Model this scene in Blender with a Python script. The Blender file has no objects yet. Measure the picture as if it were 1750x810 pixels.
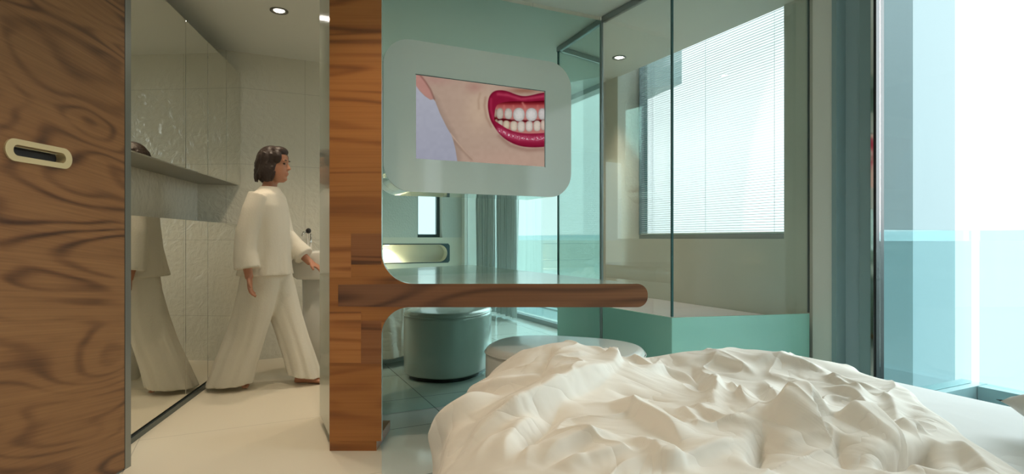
import bpy, bmesh, math, random
import numpy as np
from mathutils import Vector, Matrix, noise

S = bpy.context.scene
C = S.collection
PI = math.pi

# ---------------------------------------------------------------- camera, light, exposure
F = 958.0; CX = 875.0; HY = 408.0; H = 2.52
cam = bpy.data.cameras.new('camera'); co = bpy.data.objects.new('camera', cam); C.objects.link(co)
co.location = (0, 0, 1); co.rotation_euler = (PI/2, 0, 0)
cam.lens = F/1750*36; cam.sensor_width = 36; cam.shift_y = 3/1750; cam.clip_start = 0.02; cam.clip_end = 8000
S.camera = co

S.view_settings.view_transform = 'Standard'; S.view_settings.look = 'None'
S.view_settings.gamma = 1.0; S.view_settings.use_curve_mapping = False
S.view_settings.exposure = 1.28
SKY = 0.68
w = bpy.data.worlds.new('World'); S.world = w; w.use_nodes = True
nt = w.node_tree; bgn = nt.nodes['Background']
tc = nt.nodes.new('ShaderNodeTexCoord'); sp = nt.nodes.new('ShaderNodeSeparateXYZ')
cr = nt.nodes.new('ShaderNodeValToRGB')
nt.links.new(tc.outputs['Generated'], sp.inputs[0]); nt.links.new(sp.outputs['Z'], cr.inputs[0])
cr.color_ramp.elements[0].position = 0.0; cr.color_ramp.elements[0].color = (0.90, 0.97, 1.0, 1)
cr.color_ramp.elements[1].position = 0.6; cr.color_ramp.elements[1].color = (1.0, 1.0, 1.0, 1)
nt.links.new(cr.outputs[0], bgn.inputs[0]); bgn.inputs[1].default_value = SKY
S.cycles.max_bounces = 14; S.cycles.transparent_max_bounces = 24; S.cycles.glossy_bounces = 8
S.cycles.diffuse_bounces = 6; S.cycles.use_denoising = True
S.cycles.sample_clamp_indirect = 6.0; S.cycles.caustics_reflective = True; S.cycles.caustics_refractive = False

# hazy daylight from the sea side: a very soft sun standing off the window wall
sl = bpy.data.lights.new('sun', 'SUN'); sl.energy = 3.0; sl.angle = math.radians(75); sl.color = (.93, .98, 1.0)
so_ = bpy.data.objects.new('sun', sl); C.objects.link(so_); so_.location = (8, 3, 9)
so_.rotation_euler = Vector((-.86, -.22, -.48)).to_track_quat('-Z', 'Y').to_euler()

# room frame: n runs along the bed towards the mirror, m runs towards the window wall
A = math.radians(25.9); SA, CA = math.sin(A), math.cos(A)
NV = Vector((-SA, CA, 0)); MV = Vector((CA, SA, 0))
def P(n, m, z=0.0): return Vector((-SA*n+CA*m, CA*n+SA*m, z))
def nm(x, y): return (-SA*x+CA*y, CA*x+SA*y)
NMIR = 3.18; MWIN = 3.18; MOUT = 3.49; NBACK = 5.07; NHEAD = -2.0

# ---------------------------------------------------------------- object helpers
def tag(o, label=None, cat=None, group=None, kind=None):
    if label: o['label'] = label
    if cat: o['category'] = cat
    if group: o['group'] = group
    if kind: o['kind'] = kind
    return o
def obj(name, bm, m=None, parent=None, smooth=False, mats=None):
    me = bpy.data.meshes.new(name)
    bmesh.ops.recalc_face_normals(bm, faces=bm.faces[:]) if not getattr(bm, 'norecalc', False) else None
    bm.to_mesh(me); bm.free()
    o = bpy.data.objects.new(name, me); C.objects.link(o)
    for mm in (mats or [m]): me.materials.append(mm)
    if smooth:
        for p in me.polygons: p.use_smooth = True
    if parent:
        o.parent = parent
        o.matrix_parent_inverse = Matrix.Translation(-parent.location)
    return o
def empty(name, loc, label, cat, group=None):
    o = bpy.data.objects.new(name, None); C.objects.link(o); o.location = loc
    o.empty_display_size = .1
    return tag(o, label, cat, group)
def struct(name, bm, m, parent=None, smooth=False, label=None):
    o = obj(name, bm, m, parent, smooth)
    if parent is None: o['kind'] = 'structure'
    if label: o['label'] = label
    return o
def prism(pts, z0, z1, bm=None, bev=0, seg=2):
    bm = bm or bmesh.new()
    b = [bm.verts.new((p[0], p[1], z0)) for p in pts]; t = [bm.verts.new((p[0], p[1], z1)) for p in pts]
    fs = [bm.faces.new(b[::-1]), bm.faces.new(t)]
    n = len(pts)
    for i in range(n): fs.append(bm.faces.new((b[i], b[(i+1) % n], t[(i+1) % n], t[i])))
    if bev:
        es = set(e for f in fs for e in f.edges)
        bmesh.ops.bevel(bm, geom=list(es), offset=bev, segments=seg, affect='EDGES', profile=.5)
    return bm
def bnm(n0, n1, m0, m1, z0, z1, bm=None, bev=0):
    return prism([P(n0, m0), P(n0, m1), P(n1, m1), P(n1, m0)], z0, z1, bm, bev)
def bxy(x0, x1, y0, y1, z0, z1, bm=None, bev=0):
    return prism([(x0, y0), (x1, y0), (x1, y1), (x0, y1)], z0, z1, bm, bev)
def slab(a, b, th, z0, z1, bm=None, side=1, bev=0):
    """box standing on the line a-b, its thickness to the left (side=1) or right of a->b"""
    a = Vector((a[0], a[1])); b = Vector((b[0], b[1])); d = (b-a).normalized(); n = Vector((-d.y, d.x))*th*side
    return prism([a, b, b+n, a+n], z0, z1, bm, bev)
def tube(bm, pts, r, seg=12, caps=True):
    rings = []
    n = len(pts); pts = [Vector(p) for p in pts]
    rr = r if isinstance(r, (list, tuple)) else [r]*n
    up = None
    for i, p in enumerate(pts):
        t = (pts[min(i+1, n-1)]-pts[max(i-1, 0)]).normalized()
        if up is None:
            up = Vector((0, 0, 1)) if abs(t.z) < .9 else Vector((1, 0, 0))
        a = t.cross(up).normalized(); b = a.cross(t).normalized(); up = b
        rings.append([bm.verts.new(p+(a*math.cos(k*2*PI/seg)+b*math.sin(k*2*PI/seg))*rr[i]) for k in range(seg)])
    for i in range(n-1):
        for k in range(seg):
            bm.faces.new((rings[i][k], rings[i][(k+1) % seg], rings[i+1][(k+1) % seg], rings[i+1][k]))
    if caps: bm.faces.new(rings[0][::-1]); bm.faces.new(rings[-1])
    return bm
def lathe(bm, prof, c, seg=32, axis=Vector((0, 0, 1))):
    """prof: list of (r, h) along the axis from point c"""
    q = Vector((0, 0, 1)).rotation_difference(axis); c = Vector(c); rings = []
    for r, h in prof:
        if r < 1e-6: rings.append([bm.verts.new(c+q @ Vector((0, 0, h)))])
        else: rings.append([bm.verts.new(c+q @ Vector((r*math.cos(k*2*PI/seg), r*math.sin(k*2*PI/seg), h))) for k in range(seg)])
    for a, b in zip(rings, rings[1:]):
        for k in range(seg):
            k2 = (k+1) % seg
            if len(a) == 1 and len(b) == 1: continue
            if len(a) == 1: bm.faces.new((a[0], b[k], b[k2]))
            elif len(b) == 1: bm.faces.new((a[k], a[k2], b[0]))
            else: bm.faces.new((a[k], a[k2], b[k2], b[k]))
    return bm
def loft(bm, rings, closed=True, cap0=True, cap1=True):
    rs = [[bm.verts.new(p) for p in r] for r in rings]; n = len(rs[0])
    for a, b in zip(rs, rs[1:]):
        for k in range(n if closed else n-1):
            bm.faces.new((a[k], a[(k+1) % n], b[(k+1) % n], b[k]))
    if cap0: bm.faces.new(rs[0][::-1])
    if cap1: bm.faces.new(rs[-1])
    return bm
def rrect(w_, h_, r, seg=10):
    pts = []
    for cx, cy, a0 in ((w_/2-r, h_/2-r, 0), (-w_/2+r, h_/2-r, 90), (-w_/2+r, -h_/2+r, 180), (w_/2-r, -h_/2+r, 270)):
        for i in range(seg+1):
            a = math.radians(a0+90*i/seg); pts.append((cx+r*math.cos(a), cy+r*math.sin(a)))
    return pts

# ---------------------------------------------------------------- materials
def srgb(r, g, b):
    f = lambda c: (c/255/12.92) if c/255 <= .04045 else ((c/255+.055)/1.055)**2.4
    return (f(r), f(g), f(b), 1)
def mat(name, col, rough=.5, metal=0, spec=.5, bump=None, coat=0, trans=0, sub=0, var=None):
    m = bpy.data.materials.new(name); m.use_nodes = True; t = m.node_tree; b = t.nodes['Principled BSDF']
    b.inputs['Base Color'].default_value = col; b.inputs['Roughness'].default_value = rough
    b.inputs['Metallic'].default_value = metal; b.inputs['Specular IOR Level'].default_value = spec
    b.inputs['Coat Weight'].default_value = coat; b.inputs['Transmission Weight'].default_value = trans
    b.inputs['Subsurface Weight'].default_value = sub
    if sub: b.inputs['Subsurface Scale'].default_value = .01
    if bump or var:
        tcn = t.nodes.new('ShaderNodeTexCoord')
    if bump:
        sc, st, det = bump
        nz = t.nodes.new('ShaderNodeTexNoise'); nz.inputs['Scale'].default_value = sc; nz.inputs['Detail'].default_value = det
        t.links.new(tcn.outputs['Object'], nz.inputs['Vector'])
        bp = t.nodes.new('ShaderNodeBump'); bp.inputs['Strength'].default_value = st; bp.inputs['Distance'].default_value = .01
        t.links.new(nz.outputs['Fac'], bp.inputs['Height']); t.links.new(bp.outputs[0], b.inputs['Normal'])
    if var:
        sc, c2 = var
        nz = t.nodes.new('ShaderNodeTexNoise'); nz.inputs['Scale'].default_value = sc; nz.inputs['Detail'].default_value = 4
        t.links.new(tcn.outputs['Object'], nz.inputs['Vector'])
        mx = t.nodes.new('ShaderNodeMix'); mx.data_type = 'RGBA'
        mx.inputs[6].default_value = col; mx.inputs[7].default_value = c2
        t.links.new(nz.outputs['Fac'], mx.inputs[0]); t.links.new(mx.outputs[2], b.inputs['Base Color'])
    return m
def glassmat(name, tint, refl=.5, fac=None, rough=0.0):
    """thin tinted pane: clear transmission plus a fresnel reflection at each face"""
    m = bpy.data.materials.new(name); m.use_nodes = True; t = m.node_tree; t.nodes.clear()
    out = t.nodes.new('ShaderNodeOutputMaterial'); tr = t.nodes.new('ShaderNodeBsdfTransparent'); tr.inputs[0].default_value = tint
    gl = t.nodes.new('ShaderNodeBsdfGlossy'); gl.inputs['Roughness'].default_value = rough; gl.inputs[0].default_value = (1, 1, 1, 1)
    lw = t.nodes.new('ShaderNodeFresnel'); lw.inputs[0].default_value = 1.5
    mu = t.nodes.new('ShaderNodeMath'); mu.operation = 'MULTIPLY'; mu.inputs[1].default_value = refl
    t.links.new(lw.outputs[0], mu.inputs[0])
    mx = t.nodes.new('ShaderNodeMixShader'); t.links.new(mu.outputs[0], mx.inputs[0])
    t.links.new(tr.outputs[0], mx.inputs[1]); t.links.new(gl.outputs[0], mx.inputs[2]); t.links.new(mx.outputs[0], out.inputs[0])
    return m
def emit(name, col, st):
    m = bpy.data.materials.new(name); m.use_nodes = True; t = m.node_tree; t.nodes.clear()
    out = t.nodes.new('ShaderNodeOutputMaterial'); e = t.nodes.new('ShaderNodeEmission')
    e.inputs[0].default_value = col; e.inputs[1].default_value = st; t.links.new(e.outputs[0], out.inputs[0]); return m
def wood(name, cols, axes='YZ', seed=0, freq=16, sx=1.1, sy=4.2, tilt=0, rough=.38):
    """figured walnut veneer: contour bands of a stretched noise field plus fine fibres"""
    m = bpy.data.materials.new(name); m.use_nodes = True; t = m.node_tree; b = t.nodes['Principled BSDF']
    N = t.nodes.new; L = t.links.new
    tcn = N('ShaderNodeTexCoord'); s_ = N('ShaderNodeSeparateXYZ'); L(tcn.outputs['Object'], s_.inputs[0])
    cb = N('ShaderNodeCombineXYZ'); L(s_.outputs[axes[0]], cb.inputs[0]); L(s_.outputs[axes[1]], cb.inputs[1]); cb.inputs[2].default_value = seed*3.7
    rt = N('ShaderNodeVectorRotate'); rt.rotation_type = 'Z_AXIS'; rt.inputs['Angle'].default_value = tilt; L(cb.outputs[0], rt.inputs['Vector'])
    def mapped(a, c):
        mp = N('ShaderNodeMapping'); mp.inputs['Scale'].default_value = (a, c, 1); L(rt.outputs[0], mp.inputs[0]); return mp.outputs[0]
    n1 = N('ShaderNodeTexNoise'); n1.inputs['Scale'].default_value = 1; n1.inputs['Detail'].default_value = 1.6; n1.inputs['Roughness'].default_value = .35; n1.inputs['Distortion'].default_value = .35
    L(mapped(sx, sy), n1.inputs['Vector'])
    def mth(op, a, c=None):
        q = N('ShaderNodeMath'); q.operation = op
        if isinstance(a, (int, float)): q.inputs[0].default_value = a
        else: L(a, q.inputs[0])
        if c is not None:
            if isinstance(c, (int, float)): q.inputs[1].default_value = c
            else: L(c, q.inputs[1])
        return q.outputs[0]
    band = mth('SINE', mth('MULTIPLY', n1.outputs['Fac'], freq*2*PI))
    band = mth('MULTIPLY_ADD', band, .5); band.node.inputs[2].default_value = .5
    n3 = N('ShaderNodeTexNoise'); n3.inputs['Scale'].default_value = 1; n3.inputs['Detail'].default_value = 3
    L(mapped(sx*1.5, sy*2.2), n3.inputs['Vector'])
    # bands are strong in some places, nearly absent in others
    amp = N('ShaderNodeMapRange'); amp.inputs[1].default_value = .38; amp.inputs[2].default_value = .66; amp.inputs[3].default_value = .12; amp.inputs[4].default_value = 1
    L(n3.outputs['Fac'], amp.inputs[0])
    n2 = N('ShaderNodeTexNoise'); n2.inputs['Scale'].default_value = 1; n2.inputs['Detail'].default_value = 5; n2.inputs['Roughness'].default_value = .65
    L(mapped(sx*2.5, sy*42), n2.inputs['Vector'])
    band4 = mth('POWER', band, 3.2)
    v = mth('MULTIPLY', band4, amp.outputs[0])
    v = mth('MULTIPLY', v, .55)
    v = mth('ADD', v, mth('MULTIPLY', n2.outputs['Fac'], .46))
    v = mth('ADD', v, mth('MULTIPLY', n3.outputs['Fac'], .22))
    r = N('ShaderNodeValToRGB'); el = r.color_ramp.elements
    el[0].position = .22; el[0].color = cols[0]; el[1].position = .92; el[1].color = cols[2]
    e = el.new(.48); e.color = cols[1]
    L(v, r.inputs[0]); L(r.outputs[0], b.inputs['Base Color'])
    b.inputs['Roughness'].default_value = rough; b.inputs['Specular IOR Level'].default_value = .35
    return m
def tilemat(name, col, grout, rough, bw, bh, axis_rot=0, off=(0, 0), mort=.0025, floor=True, spec=.5, emb=0, grout_s=1.0):
    """large tiles in the room's own directions with thin joints; emb = embossed relief"""
    m = bpy.data.materials.new(name); m.use_nodes = True; t = m.node_tree; b = t.nodes['Principled BSDF']
    N = t.nodes.new; L = t.links.new
    tcn = N('ShaderNodeTexCoord'); rt = N('ShaderNodeVectorRotate'); rt.rotation_type = 'Z_AXIS'; rt.inputs['Angle'].default_value = axis_rot
    L(tcn.outputs['Object'], rt.inputs['Vector'])
    src = rt.outputs[0]
    if not floor:
        s_ = N('ShaderNodeSeparateXYZ'); L(rt.outputs[0], s_.inputs[0]); cb = N('ShaderNodeCombineXYZ')
        L(s_.outputs['X'], cb.inputs[0]); L(s_.outputs['Z'], cb.inputs[1]); src = cb.outputs[0]
    mp = N('ShaderNodeMapping'); mp.inputs['Location'].default_value = (off[0], off[1], 0); L(src, mp.inputs[0])
    br = N('ShaderNodeTexBrick'); L(mp.outputs[0], br.inputs['Vector'])
    br.offset = 0; br.inputs['Scale'].default_value = 1; br.inputs['Mortar Size'].default_value = mort
    br.inputs['Brick Width'].default_value = bw; br.inputs['Row Height'].default_value = bh; br.inputs['Mortar Smooth'].default_value = .1
    br.inputs['Color1'].default_value = col; br.inputs['Color2'].default_value = col; br.inputs['Mortar'].default_value = grout
    L(br.outputs['Color'], b.inputs['Base Color']); b.inputs['Roughness'].default_value = rough; b.inputs['Specular IOR Level'].default_value = spec
    if emb:
        n1 = N('ShaderNodeTexNoise'); n1.inputs['Scale'].default_value = 11; n1.inputs['Detail'].default_value = 4; n1.inputs['Distortion'].default_value = 1.6; n1.inputs['Roughness'].default_value = .6
        L(tcn.outputs['Object'], n1.inputs['Vector'])
        v = N('ShaderNodeTexVoronoi'); v.feature = 'SMOOTH_F1'; v.inputs['Scale'].default_value = 26; L(tcn.outputs['Object'], v.inputs['Vector'])
        ad = N('ShaderNodeMath'); ad.operation = 'MULTIPLY_ADD'; L(v.outputs['Distance'], ad.inputs[0]); ad.inputs[1].default_value = .45; L(n1.outputs['Fac'], ad.inputs[2])
        bp = N('ShaderNodeBump'); bp.inputs['Strength'].default_value = emb; bp.inputs['Distance'].default_value = .012
        L(ad.outputs[0], bp.inputs['Height']); L(bp.outputs[0], b.inputs['Normal'])
    return m

M = {}
M['white'] = mat('white_paint', srgb(214, 214, 206), .6)
M['ceil'] = mat('ceiling_paint', srgb(214, 216, 208), .7)
M['stucco'] = mat('stucco', srgb(206, 208, 200), .6, bump=(38, .5, 5))
M['showerwall'] = mat('shower_wall', srgb(196, 198, 186), .55, bump=(5, .15, 3), var=(2.5, srgb(184, 186, 174)))
M['tile'] = tilemat('embossed_tile', srgb(212, 210, 196), srgb(186, 184, 172), .16, .6, .62, -math.atan2(SA, CA), (.1, .25), .002, False, .6, emb=.55)
M['floorb'] = tilemat('bathroom_floor', srgb(222, 214, 196), srgb(190, 182, 166), .42, 1.2, .9, -A, (.45, .3), .0022)
M['floor'] = tilemat('bedroom_floor', srgb(206, 210, 204), srgb(96, 104, 104), .10, .62, .62, -A, (.2, .18), .0028, spec=.7)
M['mirror'] = mat('green_mirror', (.60, .78, .735, 1), .0, 1)
M['bmirror'] = mat('cabinet_mirror', (.80, .80, .75, 1), .015, 1)
M['alu'] = mat('brushed_aluminium', srgb(150, 156, 156), .3, .9)
M['alud'] = mat('dark_aluminium', srgb(92, 104, 106), .35, .8)
M['chrome'] = mat('chrome', (.8, .8, .78, 1), .06, 1)
M['frame'] = mat('window_frame_paint', srgb(128, 150, 152), .35)
M['cabgrey'] = mat('cabinet_grey', srgb(150, 148, 136), .4)
M['black'] = mat('black_plastic', srgb(20, 20, 22), .3)
M['dark'] = mat('dark_gap', srgb(24, 20, 18), .6)
M['door'] = wood('walnut_door', (srgb(142, 102, 66), srgb(116, 80, 52), srgb(70, 46, 34)), 'YZ', 2, 15, 1.0, 3.6, .12)
M['pillar'] = wood('walnut_pillar', (srgb(180, 120, 64), srgb(158, 100, 52), srgb(116, 72, 40)), 'XZ', 4, 9, .45, 5.5)  # walnut made lighter and more orange: warm lamp light put into the colour
M['pillar2'] = wood('walnut_block', (srgb(196, 134, 76), srgb(172, 110, 60), srgb(120, 74, 42)), 'XZ', 9, 8, .45, 6)
M['pillar3'] = wood('walnut_brown_block', (srgb(160, 106, 66), srgb(136, 86, 52), srgb(92, 58, 38)), 'XZ', 14, 8, .45, 6)
M['deskw'] = wood('walnut_desk', (srgb(144, 100, 70), srgb(122, 82, 58), srgb(82, 54, 42)), 'XZ', 7, 9, .4, 4)
M['laminate'] = mat('pale_laminate', srgb(150, 160, 148), .16, spec=.7, coat=.3)
M['tv'] = mat('gloss_white_glass', srgb(198, 206, 198), .08, spec=.6, coat=.4)
M['vinyl'] = mat('silver_vinyl', srgb(204, 204, 198), .26, .0, spec=.7, bump=(9, .06, 3), coat=.25)
M['glass'] = glassmat('clear_glass', (.93, .968, .958, 1), .2)
M['glassedge'] = mat('green_glass_edge', srgb(50, 92, 92), .2, spec=.7)
M['winglass'] = glassmat('window_glass', (.95, .99, .99, 1), .35)
M['balglass'] = glassmat('balustrade_glass', (.77, .89, .90, 1), .08)
M['frost'] = mat('frosted_green_glass', srgb(150, 205, 192), .18, spec=.6, coat=.2)
M['tub'] = mat('bath_enamel', srgb(206, 206, 216), .3)
M['sheet'] = mat('white_sheet', srgb(226, 228, 228), .85, spec=.2, bump=(7, .35, 3))
M['duvet'] = mat('white_duvet', srgb(228, 221, 212), .8, spec=.25, bump=(220, .06, 2))
M['pillow'] = mat('grey_pillow', srgb(206, 206, 202), .85, spec=.2)
M['curtain'] = mat('curtain_cloth', srgb(196, 202, 200), .9, spec=.1)
M['wingA'] = mat('wing_render', srgb(140, 160, 166), .8, bump=(20, .1, 3))
M['concrete'] = mat('pale_render', srgb(150, 172, 176), .8, bump=(20, .1, 3))
M['deck'] = mat('deck_stone', srgb(128, 152, 154), .6)
M['kerb'] = mat('kerb_stone', srgb(134, 158, 160), .5)
M['sand'] = mat('sand', srgb(192, 189, 182), .95, spec=0, var=(.02, srgb(197, 194, 187)))
M['sea'] = mat('sea', srgb(196, 208, 212), .9, spec=0, var=(.004, srgb(202, 213, 216)))
M['ceramic'] = mat('white_ceramic', srgb(226, 226, 222), .12, spec=.6)
M['slat'] = mat('blind_slat', srgb(176, 196, 196), .5)
M['lamp'] = emit('lamp_glow', (1, .93, .82, 1), 14)
M['niche'] = mat('niche_lining', srgb(226, 220, 204), .5)
M['trimring'] = mat('ring_chrome', srgb(120, 118, 112), .25, .8)
M['handle'] = mat('polished_handle', srgb(224, 206, 164), .25, .35)

def crease(m, sc, st, dist, warp=1.4):
    t = m.node_tree; N = t.nodes.new; L = t.links.new; b = t.nodes['Principled BSDF']
    tcn = N('ShaderNodeTexCoord'); n1 = N('ShaderNodeTexNoise'); n1.inputs['Scale'].default_value = sc; n1.inputs['Detail'].default_value = 2.5; n1.inputs['Distortion'].default_value = warp; n1.inputs['Roughness'].default_value = .5
    L(tcn.outputs['Object'], n1.inputs['Vector'])
    a = N('ShaderNodeMath'); a.operation = 'SUBTRACT'; L(n1.outputs['Fac'], a.inputs[0]); a.inputs[1].default_value = .5
    c = N('ShaderNodeMath'); c.operation = 'ABSOLUTE'; L(a.outputs[0], c.inputs[0])
    d = N('ShaderNodeMath'); d.operation = 'POWER'; L(c.outputs[0], d.inputs[0]); d.inputs[1].default_value = .75
    bp = N('ShaderNodeBump'); bp.inputs['Strength'].default_value = st; bp.inputs['Distance'].default_value = dist
    L(d.outputs[0], bp.inputs['Height']); L(bp.outputs[0], b.inputs['Normal'])
crease(M['duvet'], 3.2, .42, .05, 1.2)
crease(M['sheet'], 2.2, .5, .03, .6)
# ---------------------------------------------------------------- room shell
PX0 = (-1.70, 2.41)   # door edge corner
struct('floor', bnm(NHEAD-.3, NBACK+.3, -3.4, MOUT, -.12, 0), M['floor'])
bath_poly = [(-2.6, 2.40), (-1.70, 2.40), (-1.70, 1.6), (-.37, 1.6), (-.612, 2.632), (-.63, 2.70), P(NMIR, .50)[:2], P(NMIR+.12, .42)[:2], P(NMIR+.12, 1.6)[:2], P(NBACK, 1.6)[:2], P(NBACK, -.6)[:2], (-2.62, 4.35)]
struct('floor_bathroom', prism(bath_poly, 0.0, .0025), M['floorb'])
struct('ceiling', bnm(NHEAD-.3, NBACK+.3, -3.4, MWIN+.02, H, H+.15), M['ceil'])
struct('wall_back', bnm(NBACK, NBACK+.15, -1.2, 3.6, 0, H), M['tile'])
# bathroom side wall behind the cabinets
CA0 = Vector((-1.874, 2.737)); CB0 = Vector((-2.215, 4.56)); cd = (CB0-CA0).normalized(); cn = Vector((-cd.y, cd.x))  # cn points left (-x)
def cab(u, off): p = CA0+cd*u+cn*off; return (p.x, p.y)
struct('wall_left', prism([cab(-.35, .29), cab(2.1, .29), cab(2.1, .4), cab(-.35, .4)], 0, H), M['tile'])
struct('wall_front', bxy(-2.7, -1.72, 2.36, 2.46, 0, H), M['white'])
struct('wall_side', bxy(-1.86, -1.73, -3.3, 2.36, 0, H), M['white'])
# partition carrying the mirror
struct('wall_middle', bnm(NMIR+.012, NMIR+.12, .415, 2.225, 0, H), M['tile'])
struct('trim_1', bnm(NMIR-.004, NMIR+.012, .415, .50, 0, H), M['tile'])

# window wall : solid pieces round the shower window, then the post beside the bedroom window
bm = bnm(4.293, NBACK+.15, MWIN, MOUT, 0, H); bnm(2.504, 4.293, MWIN, MOUT, 0, 1.0, bm); bnm(2.28, 2.504, MWIN, MOUT, 0, H, bm)
bnm(2.28, NBACK+.15, MWIN+.02, MOUT, H+.42, H+.6, bm)
struct('wall_right', bm, M['showerwall'])
struct('wall_reveal', bnm(4.285, 4.293, MWIN+.001, MOUT-.03, 1.0, H+.42), M['stucco'])
# window_1 : shower window with frame, pane
f = bmesh.new()
for a in ((2.504, 4.285, 1.0, 1.035), (2.504, 4.285, H+.36, H+.42)): bnm(a[0], a[1], MOUT-.06, MOUT, a[2], a[3], f)
for a in ((4.235, 4.285), (2.504, 2.55)): bnm(a[0], a[1], MOUT-.06, MOUT, 1.035, H+.36, f)
w1 = struct('window_1', f, M['alu'])
g = obj('window_gasket', bnm(4.215, 4.232, MOUT-.05, MOUT-.02, 1.03, H+.36, bnm(2.55, 4.235, MOUT-.05, MOUT-.02, 1.03, 1.042)), M['glassedge'], w1)
obj('window_pane', bnm(2.55, 4.235, MOUT-.034, MOUT-.028, 1.035, H+.36), M['winglass'], w1)
# window_2 : bedroom window wall, posts and floor to ceiling panes
fr = bmesh.new()
bnm(2.147, 2.28, MWIN-.03, MOUT, 0, H, fr)
w2 = struct('window_2', fr, M['white'])
obj('window_post', bnm(2.118, 2.147, MWIN-.045, MOUT-.05, 0, H), M['kerb'], w2)
obj('window_reveal', bnm(2.02, 2.118, MWIN+.04, MWIN+.14, 0, H), M['concrete'], w2)
obj('window_frame', bnm(1.945, 2.017, MWIN+.01, MWIN+.10, 0, H), M['frame'], w2)
obj('frame_edge', bnm(1.93, 1.945, MWIN-.005, MWIN+.07, 0, H), M['chrome'], w2)
obj('frame_seal', bnm(1.917, 1.93, MWIN, MWIN+.07, 0, H), M['black'], w2)
for a, b in ((1.917, -1.10), (-1.16, -1.87)):
    obj('window_pane', bnm(b, a, MWIN+.03, MWIN+.04, .05, H-.04), M['winglass'], w2)
obj('window_sill', bnm(NHEAD, 1.917, MWIN, MWIN+.09, 0, .05), M['alu'], w2)
obj('window_head', bnm(NHEAD, 1.917, MWIN-.02, MWIN+.09, H-.05, H), M['alu'], w2)
for a in (-1.16, ): obj('window_mullion', bnm(a, a+.06, MWIN-.01, MWIN+.09, .05, H-.05), M['alud'], w2)
obj('window_mullion', bnm(NHEAD, -1.87, MWIN-.01, MWIN+.2, .05, H-.05), M['white'], w2)

# headboard wall, its window and its long lamp niche
bm = bnm(NHEAD-.25, NHEAD, -2.4, 2.45, 1.02, H); bnm(NHEAD-.25, NHEAD, 2.85, 3.35, 1.02, H, bm)
bnm(NHEAD-.25, NHEAD-.18, -2.4, 3.35, 0, 1.02, bm)
struct('wall_headboard', bm, M['stucco'])
def nmz(n, m, z): return P(n, m, z)
def niche_plate(n0, n1, m0, m1, z0, z1, a0, a1, zc, r, back=True):
    bm = bmesh.new(); seg = 16
    loop = []
    for i in range(seg+1): a = -PI/2+PI*i/seg; loop.append((a1-r+r*math.cos(a), zc+r*math.sin(a)))
    for i in range(seg+1): a = PI/2+PI*i/seg; loop.append((a0+r+r*math.cos(a), zc+r*math.sin(a)))
    outer = []
    for (m_, z_) in loop:
        # project each inner point onto the rectangle
        dx = m_-(a0+a1)/2; dz = z_-zc
        if abs(abs(z_-zc)-r) < 1e-6: outer.append((m_, z1 if z_ > zc else z0))
        else:
            cxm = a1-r if dx > 0 else a0+r
            ang = math.atan2(z_-zc, m_-cxm)
            ex = (m1-cxm) if dx > 0 else (m0-cxm)
            tx = ex/math.cos(ang) if abs(math.cos(ang)) > 1e-6 else 1e9
            tz = ((z1-zc) if math.sin(ang) > 0 else (z0-zc))/math.sin(ang) if abs(math.sin(ang)) > 1e-6 else 1e9
            tt = min(tx, tz); outer.append((cxm+tt*math.cos(ang), zc+tt*math.sin(ang)))
    n = len(loop)
    fi = [bm.verts.new(P(n1, a, b)) for a, b in loop]; fo = [bm.verts.new(P(n1, a, b)) for a, b in outer]
    bi = [bm.verts.new(P(n0, a, b)) for a, b in loop]
    for i in range(n):
        j = (i+1) % n
        bm.faces.new((fi[i], fi[j], fo[j], fo[i])); bm.faces.new((fi[i], bi[i], bi[j], fi[j]))
    if back: bm.faces.new(bi)
    return bm
nb = niche_plate(NHEAD-.17, NHEAD, -2.4, 3.2, 0, 1.02, .3, 2.93, .775, .135)
obj_n = struct('wall_niche', nb, M['niche'])
wb = struct('window_3', bnm(NHEAD-.2, NHEAD-.14, 2.45, 2.50, 1.02, H, bnm(NHEAD-.2, NHEAD-.14, 2.80, 2.85, 1.02, H, bnm(NHEAD-.2, NHEAD-.14, 2.5, 2.8, 1.02, 1.07))), M['alud'])
obj('window_pane', bnm(NHEAD-.18, NHEAD-.17, 2.5, 2.8, 1.07, H), M['winglass'], wb)
obj('niche_rim', niche_plate(NHEAD+.001, NHEAD+.004, .26, 2.97, .625, .925, .3, 2.93, .775, .135, False), M['alud'], obj_n)

# ---------------------------------------------------------------- mirror wall
tag(obj('wall_mirror', bnm(NMIR, NMIR+.012, .50, 2.215, 0.002, H-.03), M['mirror']),
    'floor-to-ceiling green-tinted mirror behind the desk and the screen', 'mirror')
tag(obj('mirror_post', bnm(NMIR-.012, NMIR+.02, 2.216, 2.232, 0, H-.03, bev=.002), M['alu']),
    'thin upright metal post where the mirror meets the shower glass', 'post')

# ---------------------------------------------------------------- shower enclosure
P1 = Vector((.929, 3.26)); PM = Vector((P(NMIR, 2.224).x, P(NMIR, 2.224).y)); P2 = Vector((P(2.30, MWIN-.03).x, P(2.30, MWIN-.03).y))
sd = empty('shower_screen', (P1.x, P1.y, .54), 'clear glass pane between the mirror post and the bath corner', 'glass screen')
obj('pane', slab(PM+(P1-PM)*.02, P1, .01, .545, H-.04, side=1), M['glass'], sd)
obj('top_rail', slab(PM, P1+(P1-PM)*.02, .03, H-.04, H-.004, side=1), M['alu'], sd)
sf = empty('shower_screen', (P1.x, P1.y, .54), 'wide clear glass pane above the pale green bath front', 'glass screen')
obj('pane', slab(P1+(P2-P1)*.012, P2, .01, .545, H-.04, side=1), M['glass'], sf)
obj('top_rail', slab(P1, P2, .03, H-.04, H-.004, side=1), M['alu'], sf)
obj('edge_joint', prism([P1, P1+(P2-P1)*.012, P1+(P2-P1)*.012+Vector((0, .01)), P1+(PM-P1)*.014], .545, H-.04), M['glassedge'], sf)
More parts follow.
